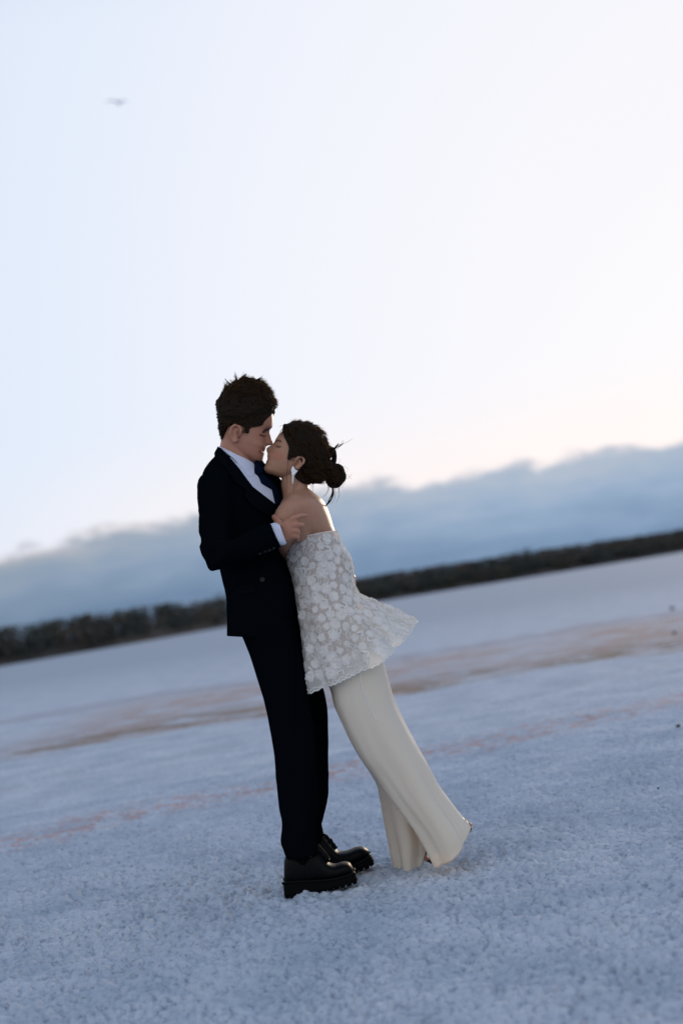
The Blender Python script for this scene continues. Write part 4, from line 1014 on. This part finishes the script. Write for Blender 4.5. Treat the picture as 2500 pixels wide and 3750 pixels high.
def shag(G, seed, amp, fu, ft):
    cen = G.mean(1, keepdims=True); d = G - cen; d /= np.linalg.norm(d, axis=2)[:, :, None] + 1e-9
    n, m = G.shape[:2]; u = np.linspace(0, 1, n)[:, None]; t = np.linspace(0, 2 * np.pi, m, endpoint=False)[None]
    k = fbm(u * fu + 0 * t, ft * (1.5 + np.cos(t)) + 0 * u, 3, seed) - .5
    k2 = fbm(u * fu + 40 + 0 * t, ft * (1.5 + np.sin(t)) + 0 * u, 3, seed + 4) - .5
    return G + d * (amp * (k + k2 + .12))[:, :, None]
def grid_frames(G):
    dU = np.gradient(G, axis=0); dT = (np.roll(G, -1, 1) - np.roll(G, 1, 1)) / 2
    N_ = np.cross(dT, dU); N_ /= np.linalg.norm(N_, axis=2)[:, :, None] + 1e-9
    o = G - G.mean((0, 1)); N_ *= np.sign((N_ * o).sum(2, keepdims=True) + 1e-9)
    return dU / (np.linalg.norm(dU, axis=2)[:, :, None] + 1e-9), dT / (np.linalg.norm(dT, axis=2)[:, :, None] + 1e-9), N_, np.linalg.norm(np.cross(dT, dU), axis=2)

# --- the man's short swept-up hair
MH = [((205, 712), (168, 716), .030), ((245, 660), (155, 662), .054), ((285, 600), (150, 600), .068), ((455, 590), (139, 525), .0745), ((560, 540), (129, 475), .0765), ((640, 480), (122, 435), .078),
      ((688, 425), (118, 395), .0785), ((706, 370), (124, 350), .078), ((700, 318), (150, 300), .0765), ((672, 258), (190, 240), .075), ((620, 190), (245, 190), .064), ((560, 145), (300, 145), .048), ((490, 118), (370, 122), .025)]
mg = ring_grid([(K5(a[0] - 5, a[1]), K5(b[0] + 5, b[1]), 0.0, h) for a, b, h in MH], 80, 96, 3.4)
mg = shag(mg, 111, .010, 12, 8)
hs = Soup().add(mg)
# the hairline over temple and sideburn lies close on the skull, both sides alike
hbm = bvh_of(mb)
patch = cloth_panel('hair', rounded([K5(*q) for q in ((690, 425), (655, 470), (625, 498), (596, 530), (572, 566), (520, 582), (456, 598), (444, 642), (428, 650), (408, 632), (398, 596), (362, 572), (300, 545), (300, 430), (600, 390))]), hbm, .0015, .0035, HAIR_M, MAN, step=4.0)
pv = np.array([tuple(v.co) for v in patch.data.vertices]); pf = [list(p.vertices) for p in patch.data.polygons]
bpy.data.objects.remove(patch); pv2 = pv.copy(); pv2[:, 1] *= -1
hs.raw(pv, pf); hs.raw(pv2, pf)
r4 = np.random.default_rng(41)
dU, dT, NN, AR = grid_frames(mg)
pr = (AR * (NN[:, :, 2] > -.35)).ravel(); pr /= pr.sum(); idx = r4.choice(len(pr), 9000, p=pr)
roots = mg.reshape(-1, 3)[idx]; nn = NN.reshape(-1, 3)[idx]
hx, hz = np.array(_Rt), np.array(_Up)
cen = np.array(W(*K5(330, 300), 0.0))
upness = ((roots - cen) @ hz) / .08; w_top = smooth01(upness, -.35, .35)[:, None]
fwd = np.clip(((roots - cen) @ hx) / .10, -1, 1)[:, None]
# sides lie down and back, the top is swept up and forward off the brow
comb = w_top * (hx * (.75 + .2 * fwd) + hz * .25 + np.array([0, 1, 0]) * .15) + (1 - w_top) * (-hz * .9 - hx * .25)
comb = comb + r4.normal(0, .16, comb.shape); lift = .06 + .12 * w_top[:, 0] + r4.normal(0, .05, len(idx))
d = comb - (comb * nn).sum(1)[:, None] * nn; d = d / (np.linalg.norm(d, axis=1)[:, None] + 1e-9) + nn * lift[:, None]; d /= np.linalg.norm(d, axis=1)[:, None]
ln = (.011 + .019 * w_top[:, 0]) * r4.uniform(.6, 1.3, len(idx))
d, ln = clump(roots, d, ln, nn, 330, r4)
V, F = strand_soup(roots - nn * .0012, d, ln, r4.uniform(.0005, .0011, len(idx)), r4.normal(0, .22, len(idx)), r4)
hs.raw(V, F.tolist(), 1)
# soft hairline: short strands over temple, sideburn and nape edge
q = r4.choice(len(pv) // 2, 900); ro = pv[q]; sgn_ = r4.choice([-1.0, 1.0], 900)
dd = -hx * .75 - hz * .25 + r4.normal(0, .25, (900, 3)); dd[:, 1] -= .15; dd /= np.linalg.norm(dd, axis=1)[:, None]
tempx, tempy = to_pixels(ro); low_ = tempx > K5(470, 0)[0]; dd[low_] = dd[low_] + hz * .9; dd /= np.linalg.norm(dd, axis=1)[:, None]
ro = ro.copy(); ro[:, 1] *= sgn_; dd[:, 1] *= sgn_
V, F = strand_soup(ro, dd, r4.uniform(.008, .02, 900), r4.uniform(.0004, .0009, 900), r4.normal(0, .25, 900), r4)
hs.raw(V, F.tolist(), 1)
# windblown tufts on the crown
def lock(soup, pts, r0, r1, n=16, sides=6):
    P = [W(*K5(u, v), y) for u, v, y in pts]; k = len(P)
    soup.add(tube_grid(P, np.linspace(r0, r1, k), n, sides))
for pts, r0 in [([(330, 150, .01), (318, 105, .012), (308, 70, .014), (303, 42, .014)], .0035), ([(345, 145, -.01), (328, 110, -.012), (318, 85, -.01), (322, 66, -.01)], .003), ([(270, 195, .0), (245, 160, .005), (222, 128, .008), (203, 98, .01)], .0028),
                ([(280, 185, -.02), (262, 160, -.02), (250, 145, -.02), (238, 135, -.02)], .0035), ([(400, 135, 0), (372, 110, .0), (350, 98, .0), (330, 95, 0)], .004), ([(470, 125, .01), (440, 100, .01), (415, 92, .01), (392, 94, .01)], .004),
                ([(440, 130, -.02), (412, 104, -.02), (385, 100, -.02), (362, 108, -.02)], .0045), ([(500, 130, -.01), (470, 105, -.01), (445, 92, -.01), (425, 88, -.01)], .0035), ([(310, 165, .02), (285, 140, .02), (268, 128, .02), (255, 105, .02)], .0028)
                ]:
    for q in range(5):
        e = r4.normal(0, 7, (len(pts), 2)); lock(hs, [(u + e[k, 0] * (.3 + .35 * k), v + e[k, 1] * (.3 + .3 * k), y + r4.normal(0, .004)) for k, (u, v, y) in enumerate(pts)], r0 * .38, .0002, 12, 4)
hs.obj('hair', [HAIR_M, STRAND], MAN)

# --- the woman's hair: smooth crown pulled back to a loose bun, wisps blown about
WHR = [((935, 1050), (1085, 1165), .034), ((925, 1000), (1150, 1140), .050), ((890, 945), (1205, 1080), .060), ((858, 885), (1232, 1000), .067), ((846, 825), (1246, 915), .0715), ((828, 755), (1246, 840), .0745),
       ((806, 680), (1232, 765), .0760), ((797, 620), (1205, 695), .0755), ((806, 583), (1165, 635), .072), ((850, 560), (1115, 588), .062), ((905, 548), (1060, 560), .045), ((955, 543), (1015, 546), .02)]
wg = ring_grid([(K5(*a), K5(*b), YW, h) for a, b, h in WHR], 84, 110, 3.2)
wg = shag(wg, 131, .0035, 3, 9)
ws = Soup().add(wg)
hbw = bvh_of(wbo); wp = []
for poly in ([(850, 430), (785, 445), (768, 560), (800, 680), (850, 790), (886, 890), (872, 1000), (855, 1105), (880, 1140), (930, 1100), (1000, 1078), (1150, 1070), (1220, 1120), (1300, 1050), (1300, 700), (1000, 480)],
             [(1200, 1215), (1110, 1330), (1050, 1400), (1010, 1490), (1090, 1575), (1230, 1640), (1340, 1560), (1330, 1300)]):
    pt = cloth_panel('hair', rounded([KF(*q) for q in poly]), hbw, .0012, .0035, HAIR_W, WOMAN, step=4.0)
    v_ = np.array([tuple(v.co) for v in pt.data.vertices]); f_ = [list(p.vertices) for p in pt.data.polygons]; bpy.data.objects.remove(pt)
    v2 = v_.copy(); v2[:, 1] = 2 * YW - v2[:, 1]; ws.raw(v_, f_); ws.raw(v2, f_); wp.append(v_[:len(v_) // 2])
wp = np.concatenate(wp)
dU, dT, NN, AR = grid_frames(wg); pr = AR.ravel() / AR.sum(); idx = r4.choice(len(pr), 6000, p=pr)
roots = wg.reshape(-1, 3)[idx]; nn = NN.reshape(-1, 3)[idx]
bun = np.array(W(*K5(1265, 1010), YW)); comb = bun - roots; comb /= np.linalg.norm(comb, axis=1)[:, None]
comb = comb + r4.normal(0, .10, comb.shape); d = comb - (comb * nn).sum(1)[:, None] * nn; d = d / (np.linalg.norm(d, axis=1)[:, None] + 1e-9) + nn * (r4.normal(.03, .05, len(idx)))[:, None]
d /= np.linalg.norm(d, axis=1)[:, None]
lw = r4.uniform(.02, .045, len(idx)); d, lw = clump(roots, d, lw, nn, 260, r4, .6)
V, F = strand_soup(roots - nn * .0016, d, lw, r4.uniform(.0005, .0010, len(idx)), r4.normal(0, .10, len(idx)), r4)
ws.raw(V, F.tolist(), 1)
q = r4.choice(len(wp), 900); ro = wp[q].copy(); sgn_ = r4.choice([-1.0, 1.0], 900); dd = bun - ro; dd /= np.linalg.norm(dd, axis=1)[:, None]; dd = dd + r4.normal(0, .12, dd.shape); dd[:, 1] -= .35; dd /= np.linalg.norm(dd, axis=1)[:, None]
ro[:, 1] = np.where(sgn_ > 0, ro[:, 1], 2 * YW - ro[:, 1]); dd[:, 1] *= sgn_
V, F = strand_soup(ro, dd, r4.uniform(.012, .03, 900), r4.uniform(.0004, .0009, 900), r4.normal(0, .12, 900), r4)
ws.raw(V, F.tolist(), 1)
who = ws.obj('hair', [HAIR_W, STRAND], WOMAN)
bs = Soup(); bc = W(*K5(1302, 1075), YW)
bs.ball(bc, (.023, .027, .022), 20, 14)
X_, Z_ = Vector(_Rt), Vector(_Up)
for k in range(15):                       # twisted coils wound round the bun
    a0 = r4.uniform(0, 6.28); inc = r4.uniform(-.9, .9); rr = r4.uniform(.019, .034); th = np.linspace(a0, a0 + r4.uniform(2.6, 4.6), 9)
    nrm = (Vector((0, 1, 0)) * math.cos(inc) + X_ * math.sin(inc) * r4.choice([-1, 1])).normalized(); e1 = nrm.orthogonal().normalized(); e2 = nrm.cross(e1)
    P = [bc + (e1 * math.cos(t) + e2 * math.sin(t)) * rr * (1 + .18 * math.sin(2.3 * t + k)) + nrm * .006 * math.sin(t * 1.7 + k) for t in th]
    bs.add(tube_grid(P, [.004, .006, .0075, .008, .008, .008, .0075, .006, .003], 34, 9))
pts_b = r4.normal(size=(700, 3)); pts_b /= np.linalg.norm(pts_b, axis=1)[:, None]
db = np.cross(pts_b, r4.normal(size=(700, 3))); db /= np.linalg.norm(db, axis=1)[:, None]
V, F = strand_soup(np.array(bc) + pts_b * np.array([.0305, .0315, .0305]), db - .10 * pts_b, r4.uniform(.012, .03, 700), r4.uniform(.0006, .0013, 700), r4.normal(0, .2, 700), r4)
bs.raw(V, F.tolist(), 1)
# the raised twist between crown and bun with its blown ends
for pts, r0, r1 in [([(1225, 850, 0), (1258, 820, 0), (1290, 815, 0), (1300, 880, 0), (1280, 960, 0)], .010, .006), ([(1230, 900, -.02), (1262, 880, -.02), (1300, 830, -.015), (1312, 900, -.01), (1300, 980, -.01)], .008, .005),
                    ([(1235, 950, -.01), (1250, 960, -.015), (1262, 1000, -.02), (1275, 1040, -.02)], .016, .014), ([(1225, 1000, .01), (1245, 1020, .01), (1260, 1060, .01), (1280, 1090, .01)], .016, .014)]:
    lock(bs, pts, r0, r1, 26, 10)
wisps = [([(1275, 850, 0), (1310, 800, 0), (1340, 775, 0), (1385, 768, 0)], .0030), ([(1285, 845, -.01), (1325, 795, -.01), (1360, 785, -.012), (1400, 745, -.01)], .0018), ([(1260, 840, .01), (1275, 800, .01), (1262, 780, .01), (1240, 795, .01)], .0022),
         ([(1300, 850, 0), (1330, 810, 0), (1375, 770, 0), (1440, 735, .01), (1490, 705, .02)], .0009), ([(1290, 860, -.01), (1318, 790, -.01), (1335, 765, -.01), (1345, 750, -.01)], .0022), ([(1310, 960, 0), (1345, 965, 0), (1370, 985, 0), (1362, 1020, 0)], .0022),
         ([(1255, 1150, -.02), (1285, 1190, -.03), (1288, 1260, -.04), (1255, 1340, -.05), (1190, 1410, -.07), (1135, 1472, -.10)], .0042), ([(1270, 1160, -.015), (1292, 1210, -.025), (1284, 1280, -.035), (1240, 1360, -.055), (1175, 1425, -.08), (1150, 1470, -.10)], .0030),
         ([(1240, 1150, 0), (1250, 1200, 0), (1235, 1250, 0), (1195, 1300, 0)], .0013), ([(1230, 1145, .01), (1240, 1210, .01), (1215, 1265, .01), (1180, 1290, .01)], .0010), ([(1330, 1160, .01), (1350, 1220, .01), (1350, 1290, .01), (1320, 1350, .01)], .0010),
         ([(1300, 1170, 0), (1312, 1250, 0), (1300, 1320, 0), (1270, 1370, 0)], .0009), ([(1085, 1165, 0), (1092, 1200, 0), (1085, 1240, -.01), (1090, 1270, -.02)], .0012),
         ([(842, 862, -.064), (836, 950, -.069), (828, 1060, -.069), (824, 1160, -.065), (820, 1260, -.060)], .0009),
         ([(804, 640, -.050), (792, 700, -.056), (782, 760, -.055), (774, 815, -.054)], .0005), ([(930, 1080, -.05), (915, 1130, -.054), (900, 1180, -.058), (890, 1225, -.06)], .0006), ([(950, 1090, -.045), (935, 1150, -.05), (905, 1200, -.055), (895, 1240, -.06)], .0005),
         ([(820, 575, 0), (790, 570, 0), (760, 578, 0), (745, 590, 0)], .0008), ([(870, 560, .01), (835, 560, .01), (800, 575, .01), (785, 580, .01)], .0009), ([(1060, 1165, -.02), (1075, 1190, -.02), (1070, 1215, -.02)], .0012)]
bs.obj('bun', [HAIR_W, STRAND], who)
for q in range(10):                       # fine flyaways off the bun and crown
    a = r4.uniform(-1.2, 1.6); u0, v0 = 1300 + 85 * math.cos(a), 1065 - 85 * math.sin(a); ln_ = r4.uniform(40, 110); b = a + r4.normal(0, .5)
    wisps.append(([(u0 - 10 * math.cos(a), v0 + 10 * math.sin(a), 0), (u0 + ln_ * .5 * math.cos(a), v0 - ln_ * .5 * math.sin(a), 0), (u0 + ln_ * math.cos(b), v0 - ln_ * math.sin(b) + 15, r4.normal(0, .01))], .0006))
for pts, r0 in wisps:
    s = Soup(); k = 3 if r0 > .0016 else 1
    for q in range(k):
        e = r4.normal(0, 5, (len(pts), 2)) * (q > 0); lock(s, [(u + e[i, 0] * i * .5, v + e[i, 1] * i * .5, y + YW) for i, (u, v, y) in enumerate(pts)], r0 * (.75 if k > 1 else .8), .0003, 24, 6)
    s.obj('hair_wisp', HAIR_W, who)

# ------------------------------------------------------------------ small things on the flat, and the bird
def dark_bit(px, py, size, label, mat, elong=1.6):
    d = _F + _Rt * ((px - IMG_W / 2) / FPX) - _Up * ((py - IMG_H / 2) / FPX); t = -CAM_H / d.z; p = C0 + d * t
    bm = bmesh.new(); bmesh.ops.create_icosphere(bm, subdivisions=2, radius=1)
    r = random.Random(int(px))
    for v in bm.verts:
        k = .75 + .5 * r.random(); v.co = Vector((v.co.x * size * elong * k, v.co.y * size * k, v.co.z * size * .8 * k + size * .5))
    me = bpy.data.meshes.new('clod'); bm.to_mesh(me); bm.free(); me.materials.append(mat)
    o = bpy.data.objects.new('clod', me); COL.objects.link(o); o.location = (p.x, p.y, .004); o.rotation_euler = (0, 0, r.uniform(0, 3))
    return tag(o, label, 'clod', 'dark clods on the salt flat')
CLOD = simple_mat('dark_clod', (.04, .042, .046), .9, var=.4, bscale=90)
CLODB = simple_mat('brown_clod', (.11, .065, .055), .9, var=.4, bscale=60)
dark_bit(2412, 2896, .0085, 'small black speck of debris on the salt right of the woman', CLOD, 1.5)
dark_bit(2482, 2665, .011, 'tiny dark clod near the right edge beyond the pink streak', CLOD, 1.1)
dark_bit(2468, 2321, .020, 'dark clod on the brown strip at the right edge', CLOD, 1.1)
dark_bit(2460, 2232, .032, 'reddish brown clod on the far salt at the right edge', CLODB, 1.2)
def bird():
    d = 62.0; c = C0 + (_F + _Rt * ((434 - 1250) / FPX) - _Up * ((376 - 1875) / FPX)) * d
    s = Soup(); X = Vector(_Rt); U = Vector((0, 0, 1)); Fw = Vector((.35, .93, 0)).normalized()
    s.add(tube_grid([c - Fw * .25, c - Fw * .12, c + Fw * .05, c + Fw * .16, c + Fw * .22, c + Fw * .27], [.012, .055, .075, .05, .04, .008], 22, 12))
    s.add(tube_grid([c - Fw * .18, c - Fw * .30, c - Fw * .36], [.03, .05, .045], 8, 10, flat=.18, up=(0, 0, 1)))
    for sg in (-1, 1):
        P = [c + X * sg * .04 + U * .03, c + X * sg * .22 + U * .10 + Fw * .03, c + X * sg * .42 + U * .05 - Fw * .02, c + X * sg * .60 - U * .02 - Fw * .10]
        s.add(tube_grid(P, [.085, .09, .07, .015], 18, 10, flat=.12, up=tuple(U)))
    me, co = remesh(s, .012, 2, .5)
    m, nt, b = new_mat('gull_feathers'); b.inputs['Base Color'].default_value = (.80, .84, .88, 1); b.inputs['Roughness'].default_value = .7
    tl = nt.nodes.new('ShaderNodeBsdfTranslucent'); tl.inputs[0].default_value = (.8, .85, .92, 1); mxs = nt.nodes.new('ShaderNodeMixShader'); mxs.inputs[0].default_value = .5
    nt.links.new(b.outputs[0], mxs.inputs[1]); nt.links.new(tl.outputs[0], mxs.inputs[2]); nt.links.new(mxs.outputs[0], nt.nodes['Material Output'].inputs[0])
    me.materials.clear(); me.materials.append(m)
    o = bpy.data.objects.new('bird', me); COL.objects.link(o)
    tag(o, 'pale bird with spread wings flying high in the sky', 'bird')
bird()
